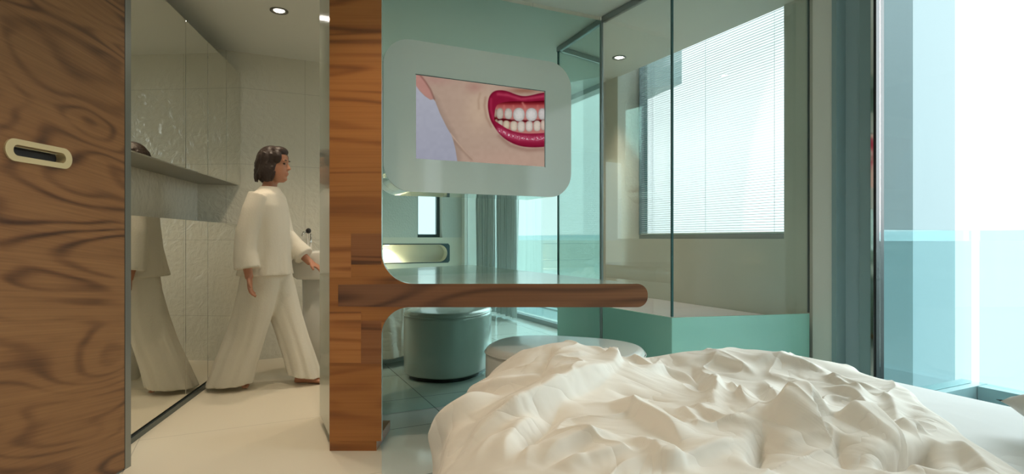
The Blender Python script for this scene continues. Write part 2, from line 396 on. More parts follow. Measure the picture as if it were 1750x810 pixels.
obj('end_profile', slab(P1+(P2-P1)*.993, P2, .012, .545, H-.04, side=1), M['alud'], sf)
bt = empty('bathtub', ((P1.x+P2.x)/2, (P1.y+P2.y)/2+.5, 0), 'built-in bath clad in pale green frosted glass under the shower window', 'bathtub')
sdv = (PM-P1).normalized(); PB = P1+sdv*2.0
obj('front_panel', slab(P1, P2, .02, 0, .54, side=1, bev=.002), M['frost'], bt)
obj('side_panel', slab(P1+sdv*.001, P1+sdv*.67, .02, 0, .54, side=-1, bev=.002), M['frost'], bt)
q1 = P1+Vector((.03, .03)); wn = [P(2.32, MWIN-.005)[:2], P(NBACK-.01, MWIN-.005)[:2]]
obj('bath_ledge', prism([q1, (P2.x-.02, P2.y+.03), wn[0], P(NMIR-.01, MWIN-.005)[:2], P(NMIR-.01, 2.27)[:2]], .02, .49), M['tub'], bt)
struct('bath_ledge_rear', bnm(NMIR-.008, NBACK-.01, 2.25, MWIN-.005, 0, .49), M['tub'])  # rear part of the bath ledge, carried on behind the mirror line

# ---------------------------------------------------------------- blinds at the shower window
bl = empty('venetian_blind', P(3.4, MOUT-.09, 1.04), 'fine white horizontal slat blind down over the shower window', 'blind')
bm = bmesh.new(); z = 1.06; k = 0
while z < H+.34 and k < 99:
    a = P(2.56, MOUT-.105, z); b = P(4.20, MOUT-.105, z); d = MV*.016
    a2, b2 = a+d+Vector((0, 0, .0035)), b+d+Vector((0, 0, .0035)); t_ = Vector((0, 0, .0011))
    v = [bm.verts.new(q) for q in (a, b, b2, a2, a+t_, b+t_, b2+t_, a2+t_)]
    for f_ in ((0, 1, 2, 3), (4, 7, 6, 5), (0, 4, 5, 1), (1, 5, 6, 2), (2, 6, 7, 3), (3, 7, 4, 0)): bm.faces.new([v[i] for i in f_])
    z += .0195; k += 1
obj('slats', bm, M['slat'], bl)
obj('bottom_rail', bnm(2.56, 4.20, MOUT-.108, MOUT-.086, 1.038, 1.05, bev=.002), M['slat'], bl)
bm = bmesh.new()
for n_ in (2.75, 3.4, 4.05): tube(bm, [P(n_, MOUT-.097, 1.05), P(n_, MOUT-.097, H+.36)], .0012, 6)
obj('cords', bm, M['slat'], bl)
obj('side_channel', bnm(4.205, 4.214, MOUT-.12, MOUT-.06, 1.036, H+.36), M['alud'], bl)

# ---------------------------------------------------------------- walnut pillar with desk
YF = 2.632
def pxX(px, Y=YF): return (px-CX)/F*Y
def pyZ(py, Y=YF): return 1-(py-HY)/F*Y
def arc(cx, cy, r, a0, a1, n=14): return [(cx+r*math.cos(math.radians(a0+(a1-a0)*i/n)), cy+r*math.sin(math.radians(a0+(a1-a0)*i/n))) for i in range(n+1)]
xl, xr, xe = pxX(563), pxX(652), pxX(1107)
zt, zb = pyZ(485), pyZ(525)
R1 = .148; R2 = .132; re = .050
prof = [(xl, .05), (xr, .05)] + arc(xr+R2, zb-R2, R2, 180, 90)[0:] + arc(xe-re, zb+re, re, -90, 0) + arc(xe-re, zt-re, re, 0, 90) + arc(xr+R1, zt+R1, R1, 270, 180) + [(xr, H-.002), (xl, H-.002)]
def fill_profile(pts, y, bm):
    vs = [bm.verts.new((x, y, z_)) for x, z_ in pts]
    fct = bm.faces.new(vs); return vs, fct
dk = empty('walnut_desk', (xl/2+xr/2, YF, 0), 'walnut pillar from floor to ceiling with a round-cornered desk shelf growing out of it', 'desk')
bm = bmesh.new()
v0, _ = fill_profile(prof, YF+.022, bm); 
def back_pt(x, z_):
    s = NMIR-.003-nm(x, YF+.022)[0]; q = Vector((x, YF+.022, z_))+NV*s
    return q
vb = [bm.verts.new(back_pt(x, z_)) for x, z_ in prof]; bm.faces.new(vb[::-1])
for i in range(len(prof)):
    j = (i+1) % len(prof); bm.faces.new((v0[i], v0[j], vb[j], vb[i]))
body = obj('desk_body', bm, M['laminate'], dk); body['label'] = 'pale grey-green laminate body of the desk'
bm = bmesh.new()
inner = [(x, z_) for x, z_ in prof]
v0, _ = fill_profile(prof, YF, bm); v1, _ = fill_profile(prof[:], YF+.0215, bm)
for i in range(len(prof)): j = (i+1) % len(prof); bm.faces.new((v0[i], v0[j], v1[j], v1[i]))
vn = obj('desk_front', bm, None, dk, mats=[M['pillar'], M['laminate'], M['deskw']])
for p in vn.data.polygons:
    if abs(p.normal.y) < .9: p.material_index = 1
    else: p.material_index = 0
def veneer(x0, x1, y0, y1, m_, nm_='veneer_block', d=.0012):
    return obj(nm_, bxy(pxX(x0), pxX(x1), YF-d, YF-.0001, pyZ(y1), pyZ(y0)), m_, dk)
veneer(563.3, 600, 400, 474, M['pillar2']); veneer(600.2, 652, 399, 452, M['pillar3'])
veneer(563.3, 617, 532, 620, M['pillar2']); veneer(617.2, 652, 548, 622, M['pillar3'], d=.0011)
# the long grain of the desk board carries on over the pillar
zz = [(x, z_) for x, z_ in prof if True]
dp = [(pxX(578), zb+.004), (xr+.132, zb)] + arc(xe-re, zb+re, re, -90, 0) + arc(xe-re, zt-re, re, 0, 90) + [(xr+.148, zt), (pxX(578), zt-.004)]
bm = bmesh.new(); a, _ = fill_profile(dp, YF-.0011, bm); b, _ = fill_profile(dp, YF-.0001, bm)
for i in range(len(dp)): j = (i+1) % len(dp); bm.faces.new((a[i], a[j], b[j], b[i]))
o = obj('veneer_board', bm, M['deskw'], dk); o['label'] = 'brown walnut board along the desk edge'
obj('plinth', bxy(xl, pxX(643), YF+.004, YF+.30, 0.0026, .05), M['pillar'], dk)

# ---------------------------------------------------------------- screen unit on the mirror
TVN = NMIR-.15
mt0, mt1 = None, None
def on_plane(px, n_):  # m where the image column px meets the plane n = n_
    r = (px-CX)/F; return (SA*n_+r*CA*n_)/(CA-r*SA)
def zon(px, py, n_): m_ = on_plane(px, n_); return 1-(py-HY)/F*P(n_, m_).y
a_, b_ = on_plane(655, TVN), on_plane(976, TVN)
ztop = (zon(655, 61, TVN)+zon(976, 110, TVN))/2; zbot = (zon(655, 327, TVN)+zon(976, 337, TVN))/2
tv = empty('wall_screen', P(NMIR, (a_+b_)/2, zbot), 'rounded glossy pale screen unit showing a close-up mouth, hung on the mirror', 'television')
sa, sb = on_plane(711, TVN), on_plane(931, TVN); sz1 = (zon(711, 127, TVN)+zon(931, 157, TVN))/2; sz0 = (zon(711, 271, TVN)+zon(931, 285, TVN))/2
mc, zc = (a_+b_)/2, (ztop+zbot)/2
rr = rrect(b_-a_, ztop-zbot, .155, 12)
bm = bmesh.new()
loft(bm, [[P(n_, mc+x, zc+y) for x, y in rr] for n_ in (NMIR-.001, TVN+.012)])
o = obj('housing', bm, M['chrome'], tv); o['label'] = 'polished chrome rim'
# front plate with a real opening for the panel
bm = bmesh.new()
outer = []; 
hole = [(sa, sz0), (sb, sz0), (sb, sz1), (sa, sz1)]
fo = [bm.verts.new(P(TVN, mc+x, zc+y)) for x, y in rr]; bo = [bm.verts.new(P(TVN+.012, mc+x, zc+y)) for x, y in rr]
es = [bm.edges.new((fo[i], fo[(i+1) % len(fo)])) for i in range(len(fo))]
hv = [bm.verts.new(P(TVN, x, y)) for x, y in hole]; es += [bm.edges.new((hv[i], hv[(i+1) % 4])) for i in range(4)]
bmesh.ops.triangle_fill(bm, edges=es, use_beauty=True)
for i in range(len(fo)): j = (i+1) % len(fo); bm.faces.new((fo[i], fo[j], bo[j], bo[i]))
hb = [bm.verts.new(P(TVN+.008, x, y)) for x, y in hole]
for i in range(4): j = (i+1) % 4; bm.faces.new((hv[i], hv[j], hb[j], hb[i]))
obj('front_plate', bm, M['tv'], tv)
# the picture on the panel, computed colour per vertex
GX, GY = 420, 262
ss, tt = np.meshgrid(np.linspace(0, 1, GX), np.linspace(0, 1, GY))   # tt down
ff = 1.1115*ss/(1+.1115*ss)
cxp = 93+ff*935; top = 75+(cxp-93)*.1313; hh = 608-(cxp-93)*.065; cyp = top+tt*hh
def seg_sd(poly, x, y):
    poly = np.array(poly, float); n = len(poly); d = np.full(x.shape, 1e9); ins = np.zeros(x.shape, bool)
    for i in range(n):
        ax, ay = poly[i]; bx_, by_ = poly[(i+1) % n]; ex, ey = bx_-ax, by_-ay
        q = np.clip(((x-ax)*ex+(y-ay)*ey)/(ex*ex+ey*ey+1e-9), 0, 1)
        d = np.minimum(d, np.hypot(x-ax-q*ex, y-ay-q*ey))
        c = ((ay > y) != (by_ > y)) & (x < (bx_-ax)*(y-ay)/(by_-ay+1e-12)+ax); ins ^= c
    return np.where(ins, d, -d)
def smooth_poly(p, it=2):
    p = np.array(p, float)
    for _ in range(it):
        q = np.roll(p, -1, 0); p = np.stack([p*.75+q*.25, p*.25+q*.75], 1).reshape(-1, 2)
    return p
def blend(img, col, a): return img*(1-a[..., None])+np.array(col, float)*a[..., None]
def soft(sd, w_): return np.clip(sd/w_+.5, 0, 1)
rs = np.random.RandomState(3)
def vnoise(x, y, sc, seed=0):
    r = np.random.RandomState(seed); g_ = r.rand(80, 80); X = x/sc % 78; Y = y/sc % 78
    i, j = X.astype(int), Y.astype(int); fx, fy = X-i, Y-j; fx = fx*fx*(3-2*fx); fy = fy*fy*(3-2*fy)
    return (g_[j, i]*(1-fx)+g_[j, i+1]*fx)*(1-fy)+(g_[j+1, i]*(1-fx)+g_[j+1, i+1]*fx)*fy
img = np.zeros((GY, GX, 3)); gx = (cyp-80)/600
img[:] = np.array((186, 188, 200)); img = img-gx[..., None]*np.array((14, 14, 10))
skin = [(60, 0), (60, 130), (93, 150), (120, 190), (160, 230), (200, 256), (222, 252), (235, 268), (270, 358), (320, 458), (352, 512), (368, 560), (382, 620), (398, 720), (400, 850), (1300, 850), (1300, 0)]
sk = np.array((190, 164, 146))*np.ones_like(img)
d1 = seg_sd(skin, cxp, cyp)
sk = blend(sk, (206, 180, 156), np.exp(-(((cxp-560)/110)**2+((cyp-330)/170)**2)))
sk = blend(sk, (200, 168, 150), np.exp(-(((cxp-800)/330)**2+((cyp-690)/80)**2))*.8)
sk = blend(sk, (176, 128, 118), .55*np.exp(-(((cxp-520)/60)**2+((cyp-165)/38)**2)))
sk = blend(sk, (184, 142, 132), .6*np.exp(-(((cxp-240)/120)**2+((cyp-110)/40)**2)))
sk = blend(sk, (150, 128, 116), np.clip(1-d1/46, 0, 1)*.55)
sk = blend(sk, (156, 108, 88), np.clip(np.exp(-(((cxp-880)/110)**2+((cyp-190)/20)**2)), 0, 1)*.9)
ear = smooth_poly([(60, 20), (60, 150), (100, 158), (150, 220), (200, 256), (224, 250), (205, 190), (170, 130), (130, 60)])
sk = blend(sk, (196, 142, 132), soft(seg_sd(ear, cxp, cyp), 10)*.85)
def line(img, pts, w_, col, a):
    d = np.full(cxp.shape, 1e9)
    for (ax, ay), (bx_, by_) in zip(pts, pts[1:]):
        ex, ey = bx_-ax, by_-ay; q = np.clip(((cxp-ax)*ex+(cyp-ay)*ey)/(ex*ex+ey*ey), 0, 1)
        d = np.minimum(d, np.hypot(cxp-ax-q*ex, cyp-ay-q*ey))
    return blend(img, col, np.exp(-(d/w_)**2)*a)
sk = line(sk, [(120, 70), (160, 120), (200, 180), (228, 250)], 7, (132, 92, 82), .6)
sk = line(sk, [(345, 500), (400, 570), (450, 630), (510, 690)], 5, (226, 196, 172), .55)
sk = line(sk, [(372, 556), (430, 620), (500, 690)], 12, (150, 122, 106), .45)
sk = line(sk, [(600, 240), (592, 300), (606, 380), (640, 450)], 10, (164, 128, 108), .5)
sk = line(sk, [(560, 210), (548, 260), (552, 320)], 9, (176, 146, 124), .5)
sk = line(sk, [(700, 520), (780, 590), (900, 622), (1040, 616)], 16, (150, 112, 98), .5)
img = img*(1-soft(d1, 6)[..., None])+sk*soft(d1, 6)[..., None]
lip = smooth_poly([(700, 184), (655, 195), (625, 232), (615, 290), (622, 350), (636, 405), (665, 455), (700, 505), (755, 552), (830, 588), (905, 602), (1000, 602), (1100, 590), (1100, 195), (1000, 206), (940, 222), (880, 232), (820, 218), (760, 192)])
dl = seg_sd(lip, cxp, cyp)
lc = np.array((146, 26, 58))*np.ones_like(img)
lc = blend(lc, (108, 12, 38), np.exp(-((dl)/12)**2)*.6)
lc = line(lc, [(690, 215), (760, 222), (860, 252), (960, 240), (1060, 225)], 11, (206, 84, 110), .55)
lc = line(lc, [(640, 250), (640, 330), (660, 400)], 9, (182, 50, 84), .6)
spk = vnoise(cxp, cyp, 7, 5)*vnoise(cxp, cyp, 4, 8)
lc = line(lc, [(690, 470), (760, 510), (850, 533), (940, 540), (1060, 530)], 19, (246, 206, 214), .9) if False else lc
dd = np.full(cxp.shape, 1e9)
for (ax, ay), (bx_, by_) in zip([(700, 478), (770, 512), (850, 534), (940, 541)], [(770, 512), (850, 534), (940, 541), (1060, 532)]):
    ex, ey = bx_-ax, by_-ay; q = np.clip(((cxp-ax)*ex+(cyp-ay)*ey)/(ex*ex+ey*ey), 0, 1); dd = np.minimum(dd, np.hypot(cxp-ax-q*ex, cyp-ay-q*ey))
lc = blend(lc, (214, 110, 136), np.exp(-(dd/22)**2)*.55); lc = blend(lc, (250, 226, 230), np.exp(-(dd/11)**2)*np.clip((spk-.28)*5, 0, 1))
img = img*(1-soft(dl, 6)[..., None])+lc*soft(dl, 6)[..., None]
mouth = smooth_poly([(668, 345), (672, 312), (690, 286), (740, 270), (840, 266), (900, 270), (960, 266), (1100, 258), (1100, 492), (1000, 500), (900, 503), (830, 494), (765, 472), (700, 430), (660, 405)])
dm = seg_sd(mouth, cxp, cyp)
mc_ = np.array((198, 128, 120))*np.ones_like(img)
mc_ = blend(mc_, (168, 60, 62), np.clip(1.25-(cyp-270)/48, 0, 1))
mc_ = blend(mc_, (92, 6, 20), np.clip(1.15-(cyp-262)/30, 0, 1))
for gx0 in (735, 803, 888, 980):
    mc_ = line(mc_, [(gx0, 300), (gx0, 348)], 7, (206, 116, 110), .7)
mc_ = blend(mc_, (90, 10, 14), np.exp(-(((cxp-660)/50)**2+((cyp-400)/30)**2)))
mc_ = line(mc_, [(650, 404), (720, 404), (790, 408), (900, 412), (1040, 408)], 9, (84, 6, 14), .95)
mc_ = line(mc_, [(870, 280), (888, 312)], 9, (210, 130, 120), .7)
img = img*(1-soft(dm, 5)[..., None])+mc_*soft(dm, 5)[..., None]
inm = soft(dm, 5)
def tooth(img, cx_, cy_, w_, h_, col, e=2.6):
    q = (np.abs((cxp-cx_)/(w_/2))**e+np.abs((cyp-cy_)/(h_/2))**e)**(1/e)
    a = np.clip((1-q)*min(w_, h_)/2/4+.5, 0, 1)*inm
    sh = np.clip(1-.22*np.clip(q, 0, 1)**3-.06*(vnoise(cxp, cyp, 9, 2)-.5), 0, 1)
    return img*(1-a[..., None])+np.array(col, float)*sh[..., None]*a[..., None]
for c in ((672, 352, 26, 60, (176, 150, 130)), (705, 357, 50, 82, (206, 194, 178)), (766, 358, 56, 80, (214, 206, 194)), (843, 364, 84, 98, (226, 222, 216)), (935, 364, 84, 96, (228, 224, 220)), (1014, 360, 60, 84, (216, 210, 206))): img = tooth(img, *c, e=2.2)
for c in ((680, 412, 26, 30, (180, 150, 130)), (708, 424, 36, 46, (206, 192, 174)), (752, 438, 46, 64, (222, 204, 176)), (806, 447, 52, 74, (228, 212, 190)), (860, 451, 54, 80, (228, 216, 202)), (918, 448, 52, 78, (230, 220, 208)), (975, 446, 52, 78, (228, 214, 198)), (1022, 440, 40, 76, (222, 200, 184))): img = tooth(img, *c)
img = line(img, [(690, 402), (730, 396), (780, 404)], 5, (70, 6, 14), .8)
img += (vnoise(cxp, cyp, 26, 11)-.5)[..., None]*5
img = np.clip(img, 0, 255)/255; lin = np.where(img <= .04045, img/12.92, ((img+.055)/1.055)**2.4)
me = bpy.data.meshes.new('display')
ms = sa+(sb-sa)*ss; zs = sz1-(sz1-sz0)*tt
vx = np.stack([-SA*(TVN+.006)+CA*ms, CA*(TVN+.006)+SA*ms, zs], -1).reshape(-1, 3)
idx = np.arange(GX*GY).reshape(GY, GX)
fc = np.stack([idx[:-1, :-1], idx[1:, :-1], idx[1:, 1:], idx[:-1, 1:]], -1).reshape(-1, 4)
me.vertices.add(len(vx)); me.vertices.foreach_set('co', vx.ravel())
me.loops.add(fc.size); me.loops.foreach_set('vertex_index', fc.ravel())
me.polygons.add(len(fc)); me.polygons.foreach_set('loop_start', np.arange(len(fc))*4)
me.update(calc_edges=True)
ca = me.color_attributes.new('picture', 'FLOAT_COLOR', 'POINT')
ca.data.foreach_set('color', np.concatenate([lin, np.ones((GY, GX, 1))], -1).reshape(-1))
m_ = bpy.data.materials.new('display_picture'); m_.use_nodes = True; t = m_.node_tree; t.nodes.clear()
at = t.nodes.new('ShaderNodeAttribute'); at.attribute_name = 'picture'; e = t.nodes.new('ShaderNodeEmission'); oo = t.nodes.new('ShaderNodeOutputMaterial')
t.links.new(at.outputs['Color'], e.inputs[0]); t.links.new(e.outputs[0], oo.inputs[0]); e.inputs[1].default_value = .74/2**S.view_settings.exposure
me.materials.append(m_); od = bpy.data.objects.new('display', me); C.objects.link(od); od.parent = tv; od.matrix_parent_inverse = Matrix.Translation(-tv.location)
od['label'] = 'lit picture of red lips and bared teeth'
bm = bmesh.new(); e_ = .004
for (x0, x1, z0, z1) in ((sa-e_, sb+e_, sz1, sz1+e_), (sb, sb+e_, sz0-e_, sz1)):
    bnm(TVN-.0012, TVN+.0005, x0, x1, z0, z1, bm)
obj('display_edge', bm, M['alud'], tv)

# ---------------------------------------------------------------- ottoman
def ottoman(cx, cy, a_len, b_len, h_, az, label):
    r = empty('ottoman', (cx, cy, 0), label, 'ottoman')
    ux = Vector((math.cos(az), math.sin(az), 0)); uy = Vector((-math.sin(az), math.cos(az), 0)); n = 72
    def ring(k, z_, dr):
        pts = []
        for i in range(n):
            t_ = 2*PI*i/n; c_, s_ = math.cos(t_), math.sin(t_); e = 2/2.5
            x = (a_len/2+dr)*math.copysign(abs(c_)**e, c_); y = (b_len/2+dr)*math.copysign(abs(s_)**e, s_)
            w_ = .0012*math.sin(9*t_+z_*30)
            pts.append(Vector((cx, cy, z_))+ux*(x*(1+w_))+uy*(y*(1+w_)))
        return pts
    bm = bmesh.new(); rings = [ring(0, .03, -.012), ring(0, .045, 0), ring(0, .2, .003), ring(0, h_-.06, .002), ring(0, h_-.034, .001)]
    loft(bm, rings, cap0=True, cap1=True); obj('upholstered_base', bm, M['vinyl'], r, True)
    bm = bmesh.new(); rings = [ring(0, h_-.034, .002)]
    for i in range(9):
        a = PI/2*i/8; rings.append(ring(0, h_-.034+.030*math.sin(a), .002-.035*(1-math.cos(a))))
    rings.append(ring(0, h_+.0, -.09)); rings.append(ring(0, h_+.001, -.2))
    loft(bm, rings, cap0=True, cap1=True); obj('seat_top', bm, M['vinyl'], r, True)
    bm = bmesh.new(); rg = ring(0, h_-.034, .004); tube(bm, rg+[rg[0], rg[1]], .004, 6, False); obj('piping', bm, M['vinyl'], r, True)
    bm = bmesh.new(); loft(bm, [ring(0, 0.0, -.035), ring(0, .03, -.035)]); o = obj('base_plinth', bm, M['black'], r); o['label'] = 'black recessed plinth'
    return r
ottoman(.255, 2.73, .76, .58, .485, math.radians(-20), 'silver grey vinyl ottoman half hidden between the duvet and the desk')

# ---------------------------------------------------------------- sliding door on the left
DX = -1.666
dr = empty('walnut_door', (DX-.03, 1.8, 0), 'large walnut door with swirling grain in the left foreground', 'door')
# leaf as a plate with a slot opening for the handle
hz0, hz1 = 1.18, 1.30
def door_pt(px, py): Y = DX/((px-CX)/F); return (Y, 1-(py-HY)/F*Y)
hy0 = door_pt(6, 262)[0]; hy1 = door_pt(121, 270)[0]
zc_h = (door_pt(60, 244)[1]+door_pt(60, 281)[1])/2; hh_h = (door_pt(60, 244)[1]-door_pt(60, 281)[1])
def stadium(y0, y1, zc, r, n=14):
    return [(y1-r+r*math.cos(math.radians(-90+180*i/n)), zc+r*math.sin(math.radians(-90+180*i/n))) for i in range(n+1)] + [(y0+r+r*math.cos(math.radians(90+180*i/n)), zc+r*math.sin(math.radians(90+180*i/n))) for i in range(n+1)]
def plate_x(bm, x0, x1, outer, hole):
    """plate between x0 (front) and x1 with a hole, outlines in (y, z)"""
    fo = [bm.verts.new((x0, a, b)) for a, b in outer]; bo = [bm.verts.new((x1, a, b)) for a, b in outer]
    fh = [bm.verts.new((x0, a, b)) for a, b in hole]; bh = [bm.verts.new((x1, a, b)) for a, b in hole]
    for A_, B_ in ((fo, fh), (bo, bh)):
        es = [bm.edges.new((A_[i], A_[(i+1) % len(A_)])) for i in range(len(A_))] + [bm.edges.new((B_[i], B_[(i+1) % len(B_)])) for i in range(len(B_))]
        bmesh.ops.triangle_fill(bm, edges=es, use_beauty=True)
    for U, V in ((fo, bo), (fh, bh)):
        for i in range(len(U)): j = (i+1) % len(U); bm.faces.new((U[i], U[j], V[j], V[i]))
    return bm
slot = stadium(hy0+.012, hy1-.012, zc_h, hh_h/2-.009)
obj('door_leaf', plate_x(bmesh.new(), DX, DX-.045, [(.9, .012), (2.41, .012), (2.41, H-.01), (.9, H-.01)], slot), M['door'], dr)
slot_in = stadium(hy0+.030, hy1-.030, zc_h, hh_h*.245)
o = obj('door_handle', plate_x(bmesh.new(), DX+.006, DX-.03, stadium(hy0, hy1, zc_h, hh_h/2), slot_in), M['handle'], dr); o['label'] = 'polished metal oval recessed grip'
hnd = o
obj('grip_recess', prism([(DX-.036, hy0+.01), (DX-.030, hy0+.01), (DX-.030, hy1-.01), (DX-.036, hy1-.01)], zc_h-.05, zc_h+.05), M['dark'], hnd)
tube_bm = bmesh.new(); tube(tube_bm, [(DX-.012, hy0+.04, zc_h+.014), (DX-.012, hy1-.05, zc_h+.014)], .003, 8)
obj('grip_bar', tube_bm, M['chrome'], hnd)
obj('edge_strip', bxy(DX-.046, DX-.001, 2.4102, 2.416, .012, H-.01), M['dark'], dr)
struct('trim_2', bxy(-1.72, -1.672, 2.42, 2.46, 0, H), M['alu'])

# ---------------------------------------------------------------- bathroom cabinets
def cabinet(z0, z1, cuts, name, label, handles=False, top=False):
    r = empty(name, (cab(.8, .14)[0], cab(.8, .14)[1], z0), label, 'cabinet')
    obj('body', prism([cab(-.28, .012), cab(1.845, .012), cab(1.845, .285), cab(-.28, .285)], z0+.0, z1), M['cabgrey'], r)
    for a, b in zip(cuts, cuts[1:]):
        obj('mirror_door', prism([cab(a+.003, -.008), cab(b-.003, -.008), cab(b-.003, .0115), cab(a+.003, .0115)], z0+(.0 if z0 > 1 else .035), z1+.003, bev=.0012), M['bmirror'], r)
    return r
c1 = cabinet(.0026, 1.113, [-.28, .701, 1.088, 1.845], 'lower_cabinet', 'low run of mirror-fronted cupboards standing on the bathroom floor')
c2 = cabinet(1.433, 2.335, [-.28, .701, 1.088, 1.487, 1.845], 'upper_cabinet', 'high run of mirror-fronted cupboards hung above the recess', top=True)
obj('floor_rail', prism([cab(-.28, -.022), cab(1.845, -.022), cab(1.845, -.004), cab(-.28, -.004)], .0026, .03), M['alud'], c1)

# ---------------------------------------------------------------- washbasin
wbn = empty('washbasin', (-1.50, 4.22, 0), 'white ceramic pedestal washbasin with a tall tap beyond the walking person', 'washbasin')
def sup(cx, cy, a, b, e, z_, n=40):
    out = []
    for i in range(n):
        t_ = 2*PI*i/n; c_, s_ = math.cos(t_), math.sin(t_)
        out.append(Vector((cx+a*math.copysign(abs(c_)**(2/e), c_), cy+b*math.copysign(abs(s_)**(2/e), s_), z_)))
    return out
bm = bmesh.new(); bx0, by0 = -1.345, 4.30
loft(bm, [sup(bx0, by0, .27, .20, 4, .70), sup(bx0, by0, .30, .225, 5, .73), sup(bx0, by0, .31, .235, 6, .895), sup(bx0, by0, .305, .23, 6, .905), sup(bx0, by0, .285, .21, 6, .905), sup(bx0, by0, .27, .195, 5, .88), sup(bx0, by0, .22, .15, 4, .78), sup(bx0, by0, .06, .05, 2, .765)])
obj('basin', bm, M['ceramic'], wbn, True)
bm = bmesh.new(); loft(bm, [sup(bx0+.02, by0, .25, .17, 5, .003), sup(bx0+.02, by0, .245, .165, 5, .3), sup(bx0+.02, by0, .25, .17, 5, .70)]); obj('pedestal', bm, M['ceramic'], wbn, True)
tx, ty = -1.60, 4.42
bm = bmesh.new(); tube(bm, [(tx-.010, ty, .90), (tx-.010, ty, 1.04), (tx-.008, ty-.03, 1.055), (tx-.006, ty-.10, 1.05), (tx-.006, ty-.12, 1.02)], .009, 10); tube(bm, [(tx+.014, ty, .90), (tx+.014, ty, 1.04)], .007, 10)
tp = obj('tap', bm, M['chrome'], wbn, True); tp['label'] = 'chrome tap'
bm = bmesh.new(); bmesh.ops.create_uvsphere(bm, u_segments=16, v_segments=10, radius=.021, matrix=Matrix.Translation((tx+.002, ty-.02, 1.062))); obj('tap_knob', bm, M['black'], tp, True)

# ---------------------------------------------------------------- downlights
def downlight(x, y, label, power, group, z=H, size=1.0, blend_=.7, col=(1, .80, .58), spot=1.9):
    r = empty('ceiling_light', (x, y, z), label, 'ceiling light', group)
    bm = bmesh.new(); lathe(bm, [(.058, -.0005), (.058, -.006), (.052, -.009), (.040, -.006), (.036, -.001)], (x, y, z), 28); obj('ring', bm, M['trimring'], r, True)
    bm = bmesh.new(); lathe(bm, [(0, -.004), (.030, -.0038), (.033, -.0012)], (x, y, z), 24); obj('bulb', bm, M['lamp'], r, True)
    ld = bpy.data.lights.new('spot_lamp', 'SPOT'); ld.energy = power; ld.color = col; ld.spot_size = spot; ld.spot_blend = blend_; ld.shadow_soft_size = .04
    lo = bpy.data.objects.new('spot_lamp', ld); C.objects.link(lo); lo.parent = r; lo.location = (0, 0, -.02)
def ceil_pt(px, py): Y = F*(H-1)/(HY-py); return ((px-CX)/F*Y, Y)
x, y = ceil_pt(477, 18); downlight(x, y, 'recessed round ceiling light over the walking person', 14, 'bathroom downlights')
downlight(-1.42, 3.05, 'recessed ceiling light just inside the bathroom, out of the frame', 12, 'bathroom downlights')
downlight(-.55, 4.25, 'recessed ceiling light over the washbasin end, hidden by the pillar', 13, 'bathroom downlights')
x, y = ceil_pt(1058, 98); downlight(x, y, 'recessed round ceiling light inside the shower', 26, 'shower downlight')
for i, (x, y, p_) in enumerate(((-.60, 2.0, 14), (-.35, .35, 7), (-1.0, .9, 12), (1.3, -.6, 5))):  # all but the pillar one are unseen lamps added to warm the bed
    downlight(x, y, ['recessed ceiling light in front of the walnut pillar, above the frame', 'added warm fill light above the duvet, beyond the frame', 'added warm fill light above the bedside floor, beyond the frame', 'added warm fill light above the pillows, beyond the frame'][i], p_, 'bedroom downlights')
nl = empty('niche_lamp', P(NHEAD-.08, 2.0, .905), 'small warm spotlight in the headboard niche', 'lamp')
bm = bmesh.new(); lathe(bm, [(0, -.004), (.025, -.004), (.03, 0)], P(NHEAD-.08, 2.0, .905), 20); obj('bulb', bm, M['lamp'], nl, True)
ld = bpy.data.lights.new('niche_spot', 'SPOT'); ld.energy = 22; ld.color = (1, .82, .6); ld.spot_size = 2.2; ld.spot_blend = .8; ld.shadow_soft_size = .02
lo = bpy.data.objects.new('niche_spot', ld); C.objects.link(lo); lo.parent = nl; lo.location = (0, 0, -.01)

# ---------------------------------------------------------------- curtains seen in the mirror
def curtain(n0, n1, label, folds):
    bm = bmesh.new(); k = 160; rows = 14; g_ = []
    for j in range(rows+1):
        z_ = .03+(H-.08)*j/rows; row = []
        for i in range(k+1):
            t_ = i/k; ph = folds*2*PI*t_+.5*math.sin(j*.25+t_*9)
            amp = .035+.015*math.sin(t_*23)
            row.append(bm.verts.new(P(n0+(n1-n0)*t_+.012*math.sin(ph*2), MWIN-.13+amp*math.sin(ph)+.01*math.sin(j*.4+t_*5), z_)))
        g_.append(row)
    for j in range(rows):
        for i in range(k): bm.faces.new((g_[j][i], g_[j][i+1], g_[j+1][i+1], g_[j+1][i]))
    o = obj('curtain', bm, M['curtain'], None, True); tag(o, label, 'curtain', 'curtains at the bedroom window')
    so = o.modifiers.new('thickness', 'SOLIDIFY'); so.thickness = .003
curtain(-1.05, -.42, 'pale grey curtain gathered beside the window mullion, seen in the mirror', 7)
curtain(-.36, .22, 'pale sheer curtain nearest the bright window, seen in the mirror', 6)

# ---------------------------------------------------------------- bed
def rounded_poly(pts, rads, seg=8):
    out = []; n = len(pts); pts = [Vector((p[0], p[1])) for p in pts]
    for i in range(n):
        p = pts[i]; a = (pts[i-1]-p).normalized(); b = (pts[(i+1) % n]-p).normalized(); r = rads[i]
        A_ = p+a*r; B_ = p+b*r
        for k in range(seg+1):
            t_ = k/seg; out.append(A_*(1-t_)**2+p*2*t_*(1-t_)+B_*t_*t_)
    return out
bedp = [(-.06, 2.20), (1.24, 2.235), P(NHEAD+.02, 2.1)[:2], P(NHEAD+.02, -.35)[:2]]
bp = rounded_poly(bedp, [.18, .16, .05, .05])
bp = [p.copy() for p in bp]
def shrink(poly, d):
    c = Vector((sum(p[0] for p in poly)/len(poly), sum(p[1] for p in poly)/len(poly)))
    return [p+(c-p).normalized()*d for p in poly]
bed = empty('bed', (.8, .8, 0), 'wide low bed with smooth white fitted sheet beside the window', 'bed')
obj('bed_base', prism(shrink(bp, .05), 0.0, .2), M['white'], bed)
